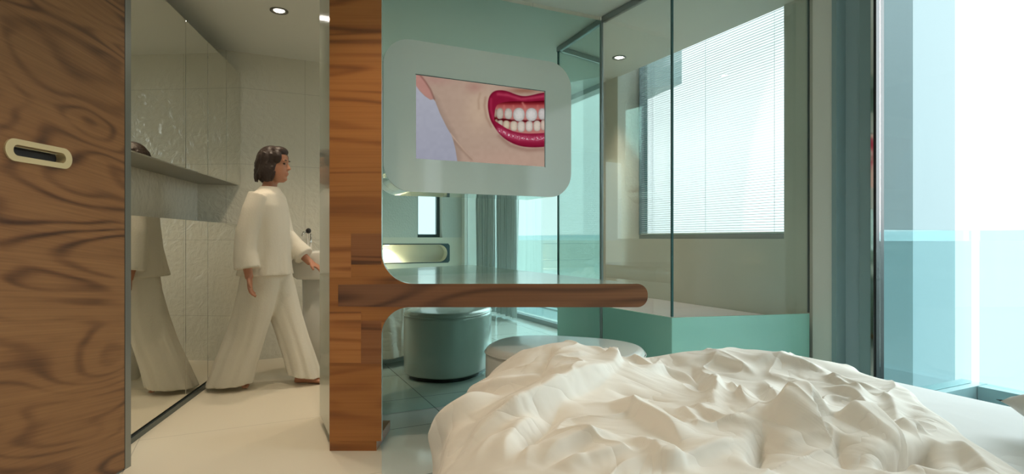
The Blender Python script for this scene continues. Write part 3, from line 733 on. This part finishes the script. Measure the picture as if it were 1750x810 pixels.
bm = bmesh.new(); rings = []
for dz, d in ((.2, .01), (.215, 0), (.44, 0), (.47, .006), (.488, .018), (.497, .036), (.5, .06)): rings.append([Vector((p.x, p.y, dz)) for p in shrink(bp, d)])
loft(bm, rings); mt = obj('mattress', bm, M['sheet'], bed, True)
# ---------------------------------------------------------------- duvet
def resample_closed(pts, n):
    p = np.array(smooth_poly(pts, 3)); p = np.vstack([p, p[:1]]); s = np.r_[0, np.cumsum(np.hypot(*np.diff(p, axis=0).T))]
    t_ = np.linspace(0, s[-1], n, endpoint=False); return np.stack([np.interp(t_, s, p[:, 0]), np.interp(t_, s, p[:, 1])], 1)
def px_plan(px, py, z_): Y = F*(1-z_)/(py-HY); return ((px-CX)/F*Y, Y)
hem_px = [(1398, 619), (1440, 634), (1478, 646), (1515, 654), (1552, 668), (1566, 690), (1600, 712), (1624, 728), (1634, 744), (1690, 778), (1745, 815)]
hem = [px_plan(a, b, .515) for a, b in hem_px]
outline = [(-.10, .35), (-.14, .9), (-.155, 1.3), (-.15, 1.6), (-.11, 1.9), (-.02, 2.10), (.12, 2.20), (.5, 2.22), (.85, 2.23), (1.10, 2.20)] + hem + [(.93, .75), (.78, .40), (.4, .28)]
NTH, NR, ND = 1450, 235, 50
B_ = resample_closed(outline, NTH)
cen = np.array((.50, 1.25))
hemxy = np.array(hem+[(.93, .75), (.78, .40), (.4, .28)])
dh = np.min(np.hypot(B_[:, None, 0]-hemxy[None, :, 0], B_[:, None, 1]-hemxy[None, :, 1]), 1)
hang = np.clip((B_[:, 1]-.3)/.2, 0, 1)*np.where((B_[:, 0] > .35) & (B_[:, 1] < 2.12), 0, 1)
hang = np.convolve(np.r_[hang[-20:], hang, hang[:20]], np.ones(41)/41, 'valid')
BUMPS = [(.165, 1.86, .22, .26, .112, .1), (.82, 2.02, .34, .13, .070, -.05), (.64, 1.32, .26, .20, .075, .3), (.12, 1.25, .30, .42, .070, 0), (.30, .80, .4, .35, .05, 0), (.85, 1.0, .14, .25, .03, .3), (.36, 1.65, .22, .2, .03, 0)]
def dome(x, y):
    z_ = np.full(np.shape(x), .532)
    for cx_, cy_, sx_, sy_, h_, a in BUMPS:
        u = (x-cx_)*math.cos(a)+(y-cy_)*math.sin(a); v = -(x-cx_)*math.sin(a)+(y-cy_)*math.cos(a)
        z_ = z_+h_*np.exp(-(u/sx_)**2-(v/sy_)**2)
    return z_
rho = np.linspace(0, 1, NR)**.8
X_ = cen[0]+(B_[:, 0]-cen[0])[None]*rho[:, None]; Y_ = cen[1]+(B_[:, 1]-cen[1])[None]*rho[:, None]
rad = np.hypot(B_[:, 0]-cen[0], B_[:, 1]-cen[1])[None]*np.ones_like(X_)
din = rad*(1-rho[:, None])                                  # distance to the rim
Zt = dome(X_, Y_); e1 = np.clip(din/.17, 0, 1); e2 = np.clip(din/.11, 0, 1)
edge_h = hang[None]*.50+(1-hang[None])*.520
ez = hang[None]*np.sqrt(1-(1-e1)**2)+(1-hang[None])*np.sqrt(1-(1-e2)**2)
Zt = edge_h+(Zt-edge_h)*ez
# drape below the rim
nxt = np.roll(B_, -3, 0)-np.roll(B_, 3, 0); nn = np.stack([nxt[:, 1], -nxt[:, 0]], 1); nn /= np.hypot(*nn.T)[:, None]
if np.mean(np.sum(nn*(B_-cen), 1)) < 0: nn = -nn
td = np.linspace(0, 1, ND+1)[1:][:, None]
out = (.13*td**.9)*hang[None]+.012*np.sin(td*PI)*(1-hang[None])
Xd = B_[:, 0][None]+nn[:, 0][None]*out; Yd = B_[:, 1][None]+nn[:, 1][None]*out
Zd = hang[None]*(.50-.43*td)+(1-hang[None])*(.520-.012*td)
PX = np.stack([np.vstack([X_, Xd]), np.vstack([Y_, Yd]), np.vstack([Zt, Zd])], -1)   # rows x NTH x 3
NRW = PX.shape[0]
def grid_normals(G):
    du = np.roll(G, -1, 1)-np.roll(G, 1, 1); dv = np.gradient(G, axis=0)
    n_ = np.cross(du, dv); l = np.linalg.norm(n_, axis=-1, keepdims=True); n_ = n_/np.maximum(l, 1e-9)
    if n_[NR//2, :, 2].mean() < 0: n_ = -n_
    n_[0] = (0, 0, 1); return n_
Nn = grid_normals(PX)
V_ = PX.reshape(-1, 3); ppx = CX+F*V_[:, 0]/V_[:, 1]; ppy = HY-F*(V_[:, 2]-1)/V_[:, 1]
def lift(pt):
    d = np.hypot(ppx-pt[0], ppy-pt[1]); k = np.where(d < 4.5)[0]
    if len(k) == 0: return V_[np.argmin(d)]
    near = V_[k, 1].min(); k = k[V_[k, 1] < near+.12]; return V_[k[np.argmin(d[k])]]
disp = np.zeros(len(V_))
flat = V_[:, 0], V_[:, 1], V_[:, 2]
def stroke(pts, h_, w1, w2=None, kind='ridge', taper=.34):
    """one fold: crest (or crease when h_ < 0) along the polyline, w1 / w2 = reach on its two sides"""
    global disp
    w2 = w2 or w1
    if kind != 'near' and (pts[-1][0]-pts[0][0])-.5*(pts[-1][1]-pts[0][1]) < 0: pts = pts[::-1]
    if kind == 'near': pts = pts if (pts[-1][0]-pts[0][0]) < 0 else pts[::-1]
    if h_ > 0: w1, w2 = max(w1, w2)*1.25, min(w1, w2)*.75
    L3 = np.array([lift(p) for p in pts]); s = np.r_[0, np.cumsum(np.linalg.norm(np.diff(L3, axis=0), axis=1))]; span = s[-1]+1e-6
    # smooth the polyline
    t_ = np.linspace(0, span, 34); k = np.hanning(13)[1:-1]; k = k/k.sum()
    Q = np.stack([np.interp(t_, s, L3[:, i]) for i in range(3)], 1); Qp = np.vstack([np.repeat(Q[:1], 5, 0), Q, np.repeat(Q[-1:], 5, 0)])
    Q = np.stack([np.convolve(Qp[:, i], k, 'valid') for i in range(3)], 1)
    lo, hi = Q.min(0)-.3, Q.max(0)+.3
    sel = np.where(np.all((V_ > lo) & (V_ < hi), 1))[0]; W = V_[sel]
    best = np.full(len(sel), 1e9); sg = np.ones(len(sel)); al = np.zeros(len(sel))
    Nf = Nn.reshape(-1, 3)[sel]
    for i in range(len(Q)-1):
        a, e = Q[i], Q[i+1]-Q[i]; ee = e@e+1e-12; q = np.clip(((W-a)@e)/ee, 0, 1); r = W-a-q[:, None]*e
        d = np.linalg.norm(r, axis=1); m = d < best
        side = np.sign(np.sum(np.cross(e[None], r)*Nf, 1))
        best = np.where(m, d, best); sg = np.where(m, side, sg); al = np.where(m, (i+q)/(len(Q)-1), al)
    wd = np.where(sg > 0, w1, w2); f = np.clip(np.minimum(al, 1-al)/taper, 0, 1); f = f*f*(3-2*f)
    if h_ > 0: pr = np.exp(-(best/wd)**1.7)
    else: pr = np.exp(-np.sqrt(best**2+.0015**2)/wd*1.1)
    disp[sel] += 1.45*h_*pr*f*min(1, max(.3, span/.30))
STROKES = [
 ([(947, 585), (934, 612), (926, 631), (926, 654), (930, 668)], -.022, .045, .02),
 ([(926, 631), (945, 618), (980, 609), (1015, 604)], .014, .03, .015),
 ([(1049, 618), (1033, 637), (992, 661), (951, 686), (901, 709), (851, 731), (804, 764), (769, 802)], .040, .08, .022),
 ([(1020, 600), (1048, 606), (1052, 620), (1036, 640)], .018, .035, .02),
 ([(763, 681), (794, 672), (851, 670), (901, 657), (967, 654), (1014, 651)], .020, .05, .03),
 ([(735, 808), (741, 761), (769, 736), (801, 714), (832, 692), (863, 676)], .034, .06, .025),
 ([(794, 717), (826, 719), (863, 723), (895, 711)], -.014, .03, .02),
 ([(876, 808), (889, 767), (901, 745), (926, 723), (961, 686)], -.022, .03, .035),
 ([(858, 808), (868, 770), (880, 745), (905, 722), (930, 702)], .018, .022, .03),
 ([(901, 745), (903, 780), (897, 808)], .016, .02, .03),
 ([(917, 799), (945, 774), (983, 758), (1033, 749), (1068, 744)], .022, .045, .02),
 ([(924, 808), (950, 788), (985, 772), (1030, 764)], -.016, .02, .03),
 ([(1068, 744), (1090, 752), (1109, 764), (1128, 785), (1140, 808)], .022, .03, .02),
 ([(1036, 686), (1077, 701), (1121, 723), (1153, 749), (1181, 777)], .022, .04, .02),
 ([(992, 692), (1020, 690), (1050, 694), (1088, 708)], .012, .02, .03),
 ([(1087, 632), (1134, 642), (1172, 651), (1216, 664)], .020, .035, .018),
 ([(1062, 607), (1090, 617), (1112, 631), (1120, 640)], .014, .02, .015),
 ([(1000, 590), (1030, 603), (1060, 622)], .012, .018, .015),
 ([(1159, 695), (1175, 712), (1190, 730), (1196, 745)], .016, .018, .014),
 ([(1184, 690), (1205, 710), (1235, 736)], .014, .016, .014),
 ([(1190, 613), (1200, 645), (1222, 670), (1235, 690)], .022, .03, .02),
 ([(1180, 622), (1188, 650), (1206, 672)], -.014, .02, .02),
 ([(920, 805), (985, 790), (1046, 777), (1090, 761)], .014, .03, .02),
 ([(1030, 660), (1075, 668), (1120, 676), (1160, 686)], -.014, .03, .03),
 ([(1150, 628), (1180, 618), (1210, 611), (1250, 607)], .010, .03, .02),
 ([(1200, 612), (1235, 617), (1269, 632), (1301, 645)], .022, .035, .018),
 ([(1301, 640), (1313, 667), (1332, 698)], .020, .022, .028),
 ([(1292, 655), (1302, 680), (1318, 704)], -.016, .022, .022),
 ([(1304, 640), (1351, 651), (1382, 657)], .016, .02, .02),
 ([(1269, 628), (1294, 620), (1326, 612), (1360, 622), (1400, 634), (1430, 643)], .018, .03, .018),
 ([(1389, 657), (1426, 667), (1467, 686), (1496, 714)], .020, .025, .018),
 ([(1401, 635), (1433, 657), (1467, 679), (1483, 692)], .018, .018, .022),
 ([(1231, 651), (1253, 670), (1275, 686), (1290, 700)], .018, .02, .014),
 ([(1240, 640), (1225, 665), (1222, 700), (1215, 730)], .014, .022, .022),
 ([(1319, 726), (1336, 706), (1357, 692), (1389, 695), (1426, 714)], .050, .06, .03, 'near'),
 ([(1426, 716), (1455, 714), (1483, 717), (1527, 731)], .052, .07, .018, 'near'),
 ([(1527, 731), (1550, 733), (1571, 739), (1588, 747)], .036, .03, .02, 'near'),
 ([(1588, 748), (1560, 757), (1533, 762), (1505, 778), (1483, 800)], .018, .035, .012),
 ([(1600, 752), (1568, 764), (1540, 770), (1512, 786), (1496, 808)], -.060, .022, .026),
 ([(1436, 740), (1436, 765), (1443, 785), (1461, 808)], -.034, .03, .02),
 ([(1291, 808), (1297, 775), (1308, 745), (1319, 726)], -.045, .03, .03),
 ([(1265, 808), (1272, 775), (1283, 745), (1290, 722)], .014, .03, .03),
 ([(1200, 712), (1235, 722), (1275, 724), (1295, 716)], .016, .025, .016),
 ([(1401, 690), (1412, 684), (1448, 689), (1452, 679)], .014, .014, .014),
 ([(1527, 758), (1540, 770), (1558, 788), (1575, 808)], .018, .012, .014),
 ([(1527, 723), (1545, 714), (1566, 708), (1590, 712)], -.012, .02, .02),
 ([(1468, 664), (1497, 672), (1522, 684), (1530, 705), (1535, 722)], .012, .02, .02),
 ([(1500, 690), (1500, 705), (1515, 722)], -.012, .016, .016),
 ([(1400, 655), (1420, 650), (1450, 655), (1480, 662), (1515, 668)], .014, .02, .014),
 ([(1595, 760), (1602, 780), (1610, 808)], -.018, .022, .02),
 ([(1625, 750), (1640, 765), (1668, 785), (1695, 808)], .016, .02, .02),
 ([(1640, 770), (1650, 790), (1660, 808)], -.014, .018, .02),
 ([(1320, 760), (1360, 744), (1400, 742), (1430, 752)], .010, .02, .025),
 ([(1330, 736), (1370, 726), (1400, 730), (1430, 742)], .010, .02, .02),
 ([(1120, 745), (1150, 762), (1170, 790), (1180, 808)], -.014, .03, .02),
 ([(1120, 808), (1180, 785), (1240, 768), (1275, 750)], .016, .03, .02),
 ([(740, 740), (752, 706), (775, 682)], -.012, .03, .03),
 ([(760, 808), (775, 780), (800, 752), (835, 735)], -.018, .02, .03),
 ([(815, 808), (822, 785), (840, 760), (868, 742)], .016, .02, .025),
 ([(965, 808), (985, 795), (1010, 788)], .012, .02, .02),
 ([(1240, 690), (1262, 706), (1284, 714)], -.012, .02, .016),
 ([(1345, 632), (1370, 645), (1400, 652)], -.010, .016, .016),
 ([(1110, 690), (1140, 704), (1160, 722), (1170, 740)], -.014, .022, .018),
 ([(840, 640), (880, 628), (910, 625)], -.010, .03, .03),
 ([(1000, 735), (985, 715), (960, 708)], -.010, .03, .03),
]
for s_ in STROKES: stroke(*s_)
# broad irregular billows and slight creasing between the folds
def fbm(xs, ys, zs, sc, seed, oct_=3):
    o_ = np.zeros(len(xs)); a = 1.
    for k in range(oct_):
        X = (xs*sc*2**k+seed*7.3+20); Y = (ys*sc*2**k+zs*sc*2**k*.7+seed*3.1+20); o_ += a*(vnoise(X, Y, 1.0, seed+k)-.5); a *= .5
    return o_
w_x = V_[:, 0]+.06*fbm(*flat, 5, 3); w_y = V_[:, 1]+.06*fbm(*flat, 5, 4)
b1_ = fbm(w_x+.8*w_y, w_y*.45-w_x*.3, V_[:, 2], 6, 21, 3)
ridg = 1-np.abs(fbm(w_x*.8+w_y*.6, w_y*.9-.9*w_x, V_[:, 2], 4.0, 31, 2))*4
disp += b1_*.008+np.clip(ridg, 0, 1)**4*.008
damp = np.ones((NRW, NTH)); damp[NR:] = np.linspace(1, .35, ND)[:, None]*hang[None]+(1-hang[None])*.1
core = np.clip(np.linspace(0, 1, NR)*30, .0, 1); 
G = PX+Nn*(disp.reshape(NRW, NTH)*damp)[..., None]
G[0] = G[1].mean(0)
# vertical pleats in the hanging side
ph = np.cumsum(np.hypot(*np.diff(np.vstack([B_, B_[:1]]), axis=0).T)); pl = (np.sin(ph*31+.8*np.sin(ph*9))*.014+np.sin(ph*67+2)*.006)*hang
tr = np.r_[np.zeros(NR), np.linspace(0, 1, ND)**.7][:, None]
G[..., 0] += nn[:, 0][None]*pl[None]*tr; G[..., 1] += nn[:, 1][None]*pl[None]*tr
idx = np.arange(NRW*NTH).reshape(NRW, NTH); ir = np.roll(idx, -1, 1)
fc = np.stack([idx[:-1], ir[:-1], ir[1:], idx[1:]], -1).reshape(-1, 4)
me = bpy.data.meshes.new('duvet'); Vf = G.reshape(-1, 3)
me.vertices.add(len(Vf)); me.vertices.foreach_set('co', Vf.ravel()); me.loops.add(fc.size); me.loops.foreach_set('vertex_index', fc.ravel().astype(np.int32))
me.polygons.add(len(fc)); me.polygons.foreach_set('loop_start', np.arange(len(fc))*4); me.update(calc_edges=True); me.validate()
bm = bmesh.new(); bm.from_mesh(me); bmesh.ops.remove_doubles(bm, verts=bm.verts[:int(NTH*2)] if False else [v for v in bm.verts if v.index < NTH], dist=1e-5)
bmesh.ops.recalc_face_normals(bm, faces=bm.faces[:]); bm.to_mesh(me); bm.free()
for p in me.polygons: p.use_smooth = True
me.materials.append(M['duvet']); dv = bpy.data.objects.new('duvet', me); C.objects.link(dv)
so = dv.modifiers.new('thickness', 'SOLIDIFY'); so.thickness = .006; so.offset = -1
tag(dv, 'rumpled white duvet heaped across the foot of the bed in the foreground', 'duvet')

# pillows
def pillow(c, ux, L_, W_, T_, tilt, label):
    bm = bmesh.new(); n = 26; ux = Vector(ux).normalized(); uy = Vector((-ux.y, ux.x, 0)); up = Vector((0, 0, 1))
    vx_ = (ux*math.cos(tilt)+up*math.sin(tilt)); nz = vx_.cross(uy).normalized()
    if nz.z < 0: nz = -nz
    def pt(i, j, s):
        a = -1+2*i/n; b = -1+2*j/n
        t_ = max(0, (1-abs(a)**3.2))**.55*max(0, (1-abs(b)**3.2))**.55
        wr = .010*noise.noise(Vector((a*2.2, b*2.2, s*3+c[0])))+.004*noise.noise(Vector((a*7, b*7, s)))
        pinch = 1-.05*(1-abs(a)**2)*abs(b)**6-.05*(1-abs(b)**2)*abs(a)**6
        return Vector(c)+vx_*(a*L_/2*(1-.06*(1-b*b)*abs(a)**4))+uy*(b*W_/2*(1-.06*(1-a*a)*abs(b)**4))+nz*(s*(T_/2*t_)+wr*t_)
    for s in (1, -1):
        g_ = [[bm.verts.new(pt(i, j, s)) for j in range(n+1)] for i in range(n+1)]
        for i in range(n):
            for j in range(n): bm.faces.new((g_[i][j], g_[i+1][j], g_[i+1][j+1], g_[i][j+1]))
    bmesh.ops.remove_doubles(bm, verts=bm.verts[:], dist=.0006)
    return tag(obj('pillow', bm, M['pillow'], None, True), label, 'pillow')
pillow((1.505, 1.19, .580), (1, -.25, 0), .60, .42, .14, .0, 'grey-white pillow whose corner enters the frame at the right edge')
pc = P(-1.62, .75, .585); pillow((pc.x, pc.y, pc.z), (CA, SA, 0), .68, .46, .15, .0, 'plump white pillow below the headboard niche, seen in the mirror')

# ---------------------------------------------------------------- person in white crossing the bathroom
M['skin'] = mat('skin', srgb(176, 124, 98), .5, sub=.15)
M['hair'] = mat('dark_hair', srgb(44, 30, 24), .5, bump=(60, .4, 4))
M['cotton'] = mat('white_cotton', srgb(214, 210, 198), .9, spec=.15, bump=(90, .15, 3))
M['pupil'] = mat('pupil_dark', srgb(30, 22, 20), .2)
YP = 3.80
per = None
def ell(bm, c, rx, ry, rz, rot=None, seg=20):
    mtx = Matrix.Translation(Vector(c)) @ (rot or Matrix.Identity(4)) @ Matrix.Diagonal((rx, ry, rz, 1))
    bmesh.ops.create_uvsphere(bm, u_segments=seg, v_segments=seg//2+2, radius=1, matrix=mtx); return bm
def ringh(c, rx, ry, n=28, wav=0, k=9, ph=0, tiltx=0):
    out = []
    for i in range(n):
        a = 2*PI*i/n; w_ = 1+wav*math.sin(k*a+ph)+wav*.6*math.sin((k*2-1)*a+ph*2.1)
        out.append(Vector((c[0]+rx*w_*math.cos(a), c[1]+ry*w_*math.sin(a), c[2]+tiltx*math.cos(a)*rx)))
    return out
def body_mesh():
    bm = bmesh.new()
    hx, hz = -1.612, 1.382   # chin level under the head
    prof = [(0, .060, .020, .030), (.03, .074, .045, .048), (.06, .080, .062, .058), (.09, .082, .078, .066), (.115, .078, .090, .070), (.14, .082, .098, .073), (.17, .083, .098, .074), (.20, .068, .088, .066), (.225, .040, .060, .045), (.238, .010, .025, .018)]
    rings = []
    for z_, f_, b_r, w_ in prof:
        r_ = []
        for i in range(32):
            a = 2*PI*i/32; cx_ = (f_-b_r)/2; rx_ = (f_+b_r)/2
            r_.append(Vector((hx+.008+cx_+rx_*math.cos(a)*abs(math.cos(a))**-.0, YP+w_*math.sin(a), hz+z_)))
        rings.append(r_)
    loft(bm, rings)
    # nose, lips, chin, brow, ears
    loft(bm, [ringh((hx+.088, YP, hz+.128), .006, .006, 10), ringh((hx+.100, YP, hz+.100), .010, .009, 10), ringh((hx+.104, YP, hz+.088), .013, .014, 10), ringh((hx+.092, YP, hz+.080), .008, .012, 10)])
    ell(bm, (hx+.086, YP, hz+.060), .011, .022, .006); ell(bm, (hx+.084, YP, hz+.049), .011, .019, .006); ell(bm, (hx+.070, YP, hz+.022), .018, .022, .015)
    ell(bm, (hx+.084, YP, hz+.142), .010, .045, .008)
    for s_ in (-1, 1): ell(bm, (hx-.002, YP+s_*.073, hz+.100), .017, .008, .030)
    # neck and trunk
    loft(bm, [ringh((hx-.020, YP, hz+.05), .048, .048), ringh((hx-.030, YP, hz-.02), .046, .050), ringh((hx-.042, YP, hz-.06), .058, .075), ringh((-1.655, YP, 1.28), .085, .150), ringh((-1.652, YP, 1.18), .105, .155), ringh((-1.655, YP, 1.02), .090, .125), ringh((-1.665, YP, .93), .105, .145), ringh((-1.665, YP, .84), .115, .160), ringh((-1.665, YP, .76), .09, .14)])
    # arms
    def limb(pts, rs): tube(bm, pts, rs, 14)
    limb([(-1.66, 3.64, 1.28), (-1.685, 3.60, 1.14), (-1.705, 3.575, 1.01), (-1.695, 3.565, .90), (-1.675, 3.56, .785), (-1.668, 3.56, .75)], [.050, .045, .038, .036, .026, .025])
    limb([(-1.66, 3.96, 1.28), (-1.650, 4.0, 1.14), (-1.625, 4.01, 1.02), (-1.54, 4.0, .93), (-1.455, 3.985, .850), (-1.43, 3.98, .83)], [.050, .045, .038, .036, .026, .025])
    def hand(w_, d, nrm, s_):
        d = Vector(d).normalized(); nrm = Vector(nrm).normalized(); sd_ = d.cross(nrm).normalized()*s_; w_ = Vector(w_)
        loft(bm, [[w_+d*u+sd_*(a*math.cos(t_*PI/8))+nrm*(b*math.sin(t_*PI/8)) for t_ in range(16)] for u, a, b in ((-.01, .024, .018), (.02, .034, .016), (.06, .040, .014), (.085, .039, .011))])
        for k, (o_, l_) in enumerate(((-.029, .062), (-.010, .072), (.010, .068), (.028, .052))):
            b0 = w_+d*.075+sd_*o_; d1 = (d+nrm*.25+sd_*o_*2).normalized(); d2 = (d+nrm*.75).normalized(); d3 = (d*.8+nrm*1.1).normalized()
            tube(bm, [b0, b0+d1*l_*.45, b0+d1*l_*.45+d2*l_*.32, b0+d1*l_*.45+d2*l_*.32+d3*l_*.26], [.0092, .0086, .0078, .0062], 10)
        t0 = w_+d*.025-sd_*.030; tube(bm, [t0, t0-sd_*.020+d*.022+nrm*.010, t0-sd_*.026+d*.048+nrm*.022], [.012, .0105, .008], 10)
    hand((-1.668, 3.56, .765), (.05, 0, -1), (1, .2, 0), -1)
    hand((-1.435, 3.982, .835), (.85, -.1, -.5), (-.4, 0, -.9), 1)
    # legs: trailing near leg, leading far leg
    limb([(-1.665, 3.74, .86), (-1.69, 3.735, .66), (-1.715, 3.725, .47), (-1.79, 3.725, .28), (-1.865, 3.725, .115), (-1.880, 3.725, .085)], [.085, .075, .055, .050, .034, .034])
    limb([(-1.665, 3.86, .86), (-1.61, 3.865, .66), (-1.555, 3.87, .47), (-1.50, 3.87, .27), (-1.452, 3.87, .10), (-1.45, 3.87, .08)], [.085, .075, .055, .050, .034, .034])
    def foot(p0, p1, hh_, y_):
        hv_ = Vector(p0); tv_ = Vector(p1); d = tv_-hv_; L_ = d.length; d.normalize(); up_ = Vector((-d.z, 0, d.x))
        rg = []
        for t_, a, b in ((-.02, .018, .016), (.05, .030, .030), (.25, .030, .040), (.5, .036, .030), (.75, .044, .018), (.92, .040, .012), (1.0, .028, .009)):
            c_ = hv_+d*L_*t_+up_*b
            rg.append([c_+Vector((0, 1, 0))*a*math.cos(q*PI/8)+up_*b*math.sin(q*PI/8) for q in range(16)])
        loft(bm, rg)
        for k in range(5):
            o_ = -.030+.015*k; tube(bm, [tv_+Vector((-.02*d.x, o_, .012)), tv_+Vector((.018-.004*k, o_, .010))], [.010, .007], 8)
    foot((-1.925, 3.725, .085), (-1.760, 3.725, .010), .04, 3.725)
    foot((-1.495, 3.87, .006), (-1.270, 3.87, .006), .04, 3.87)
    return bm
o = obj('person', body_mesh(), M['skin'], None, True); per = tag(o, 'person in loose white clothes walking to the right through the bathroom, one hand forward', 'person')
rm = o.modifiers.new('one_skin', 'REMESH'); rm.mode = 'VOXEL'; rm.voxel_size = .0055; rm.use_smooth_shade = True
sm_ = o.modifiers.new('soften', 'SMOOTH'); sm_.iterations = 4; sm_.factor = .5
bm = bmesh.new(); hx, hz = -1.612, 1.382
ell(bm, (hx-.020, YP, hz+.150), .098, .086, .100); ell(bm, (hx-.045, YP, hz+.090), .078, .080, .105); ell(bm, (hx+.030, YP, hz+.205), .062, .068, .040)
for s_ in (-1, 1): ell(bm, (hx-.022, YP+s_*.062, hz+.080), .050, .026, .085); ell(bm, (hx+.040, YP+s_*.058, hz+.165), .035, .022, .045)
for i in range(40):
    a = random.Random(i).uniform(.75, 2*PI-.75); z_ = random.Random(i+50).uniform(.06, .20)
    tube(bm, [(hx-.02+.085*math.cos(a), YP+.080*math.sin(a), hz+z_), (hx-.035+.088*math.cos(a), YP+.082*math.sin(a), hz+z_-.05), (hx-.040+.080*math.cos(a), YP+.076*math.sin(a), hz+max(.0, z_-.10))], [.010, .010, .005], 7)
hr = obj('hair', bm, M['hair'], per, True); hr['label'] = 'dark chin-length hair'
q_ = hr.modifiers.new('one_mass', 'REMESH'); q_.mode = 'VOXEL'; q_.voxel_size = .005; q_.use_smooth_shade = True
q_ = hr.modifiers.new('soften', 'SMOOTH'); q_.iterations = 2
for s_ in (-1, 1):
    bm = bmesh.new(); ell(bm, (hx+.0800, YP+s_*.030, hz+.122), .008, .012, .0055); obj('eye', bm, M['pupil'], per, True)  # the whole eye as a small dark ellipsoid
    bm = bmesh.new(); ell(bm, (hx+.090, YP+s_*.030, hz+.146), .005, .020, .0035); obj('eyebrow', bm, M['hair'], per, True)
# clothes
def cloth_obj(name, bm, label):
    o = obj(name, bm, M['cotton'], per, True); o['label'] = label
    r_ = o.modifiers.new('one_cloth', 'REMESH'); r_.mode = 'VOXEL'; r_.voxel_size = .008; r_.use_smooth_shade = True
    r_ = o.modifiers.new('soften', 'SMOOTH'); r_.iterations = 3; return o
bm = bmesh.new()
loft(bm, [ringh((-1.642, YP, 1.352), .060, .066, 48), ringh((-1.645, YP, 1.325), .074, .100, 48), ringh((-1.652, YP, 1.295), .095, .170, 48), ringh((-1.655, YP, 1.22), .118, .195, 48, .01, 7), ringh((-1.655, YP, 1.08), .130, .185, 48, .018, 7, 1), ringh((-1.662, YP, .94), .142, .185, 48, .025, 8, 1.6), ringh((-1.668, YP, .84), .155, .195, 48, .035, 8, 2.2), ringh((-1.672, YP, .755), .168, .205, 48, .045, 8, 2.8)])
for (pts, rs) in (([(-1.655, 3.655, 1.285), (-1.675, 3.62, 1.18), (-1.70, 3.585, 1.03), (-1.70, 3.57, .92), (-1.685, 3.565, .81)], [.062, .066, .066, .068, .078]),
                  ([(-1.655, 3.945, 1.285), (-1.650, 3.99, 1.16), (-1.625, 4.005, 1.03), (-1.55, 4.0, .945), (-1.475, 3.985, .875)], [.062, .066, .066, .066, .074])):
    tube(bm, pts, rs, 20)
cloth_obj('tunic', bm, 'loose white long-sleeved top')
bm = bmesh.new()
loft(bm, [ringh((-1.665, YP, .92), .118, .165, 40), ringh((-1.665, YP, .84), .132, .180, 40), ringh((-1.665, YP, .76), .125, .185, 40, .01), ringh((-1.665, YP, .68), .085, .16, 40)])
loft(bm, [ringh((-1.672, 3.735, .82), .120, .098, 48), ringh((-1.69, 3.730, .66), .126, .100, 48, .012, 6), ringh((-1.725, 3.725, .50), .128, .10, 48, .022, 7, .5), ringh((-1.775, 3.722, .34), .130, .105, 48, .035, 8, 1), ringh((-1.830, 3.72, .18), .138, .115, 48, .045, 8, 1.3), ringh((-1.874, 3.72, .035), .150, .125, 48, .055, 8, 1.6, .05)])
loft(bm, [ringh((-1.655, 3.865, .82), .118, .098, 48), ringh((-1.615, 3.868, .66), .118, .098, 48, .012, 6), ringh((-1.570, 3.87, .50), .110, .098, 48, .02, 7, .5), ringh((-1.518, 3.87, .34), .106, .10, 48, .03, 8, 1), ringh((-1.468, 3.872, .19), .108, .108, 48, .045, 8, 1.3), ringh((-1.430, 3.872, .062), .116, .115, 48, .055, 8, 1.6, -.18)])
cloth_obj('trousers', bm, 'wide white trousers')

# ---------------------------------------------------------------- outside
struct('floor_balcony', bnm(-4.5, 1.98, MOUT-.3+.005, 4.08, -.14, -.02), M['deck'])
struct('trim_3', bnm(-4.5, 2.04, 4.50, 4.64, -.2, 0, bnm(2.045, 2.2, 3.5, 4.64, -.2, 0, bnm(-4.5, 2.04, 4.0, 4.10, -.2, 0))), M['kerb'])
struct('trim_4', bnm(-4.5, 2.045, 4.10, 4.50, -.2, -.12), M['deck'])
b1 = tag(obj('balustrade_panel', bnm(2.10, 2.115, 3.50, 4.555, .0, 1.057, bev=.002), M['balglass']), 'green glass balustrade pane running out from the wall to the corner', 'balustrade')
b2 = tag(obj('balustrade_panel', bnm(-4.4, 2.065, 4.575, 4.59, .0, 1.057, bev=.002), M['balglass']), 'long clear glass balustrade pane facing the sea', 'balustrade')
wing = tag(obj('building_wing', prism([(3.29, 4.60), (4.11, 5.20), (3.6, 6.2), (2.45, 5.02)], -12, 6), M['wingA']), 'pale blue rendered corner of the building outside the window', 'building')
ov = []
def at(px, py, Y): return ((px-CX)/F*Y, Y, 1-(py-HY)/F*Y)
xa, ya, za = at(1165, 143, 7.2)
bx_ = tag(obj('building_overhang', prism([(xa, ya), (xa-.9, ya+.55), (xa-2.0, ya+2.4), (xa-.6, ya+2.0)], za, za+3.5), M['concrete']), 'pale projecting upper storey seen through the shower window', 'building')
struct('ground_beach', bxy(-4000, 4000, -4000, 107, -12.2, -12), M['sand'])
struct('ground_sea', bxy(-4000, 4000, 107, 6000, -12.3, -12.05), M['sea'])
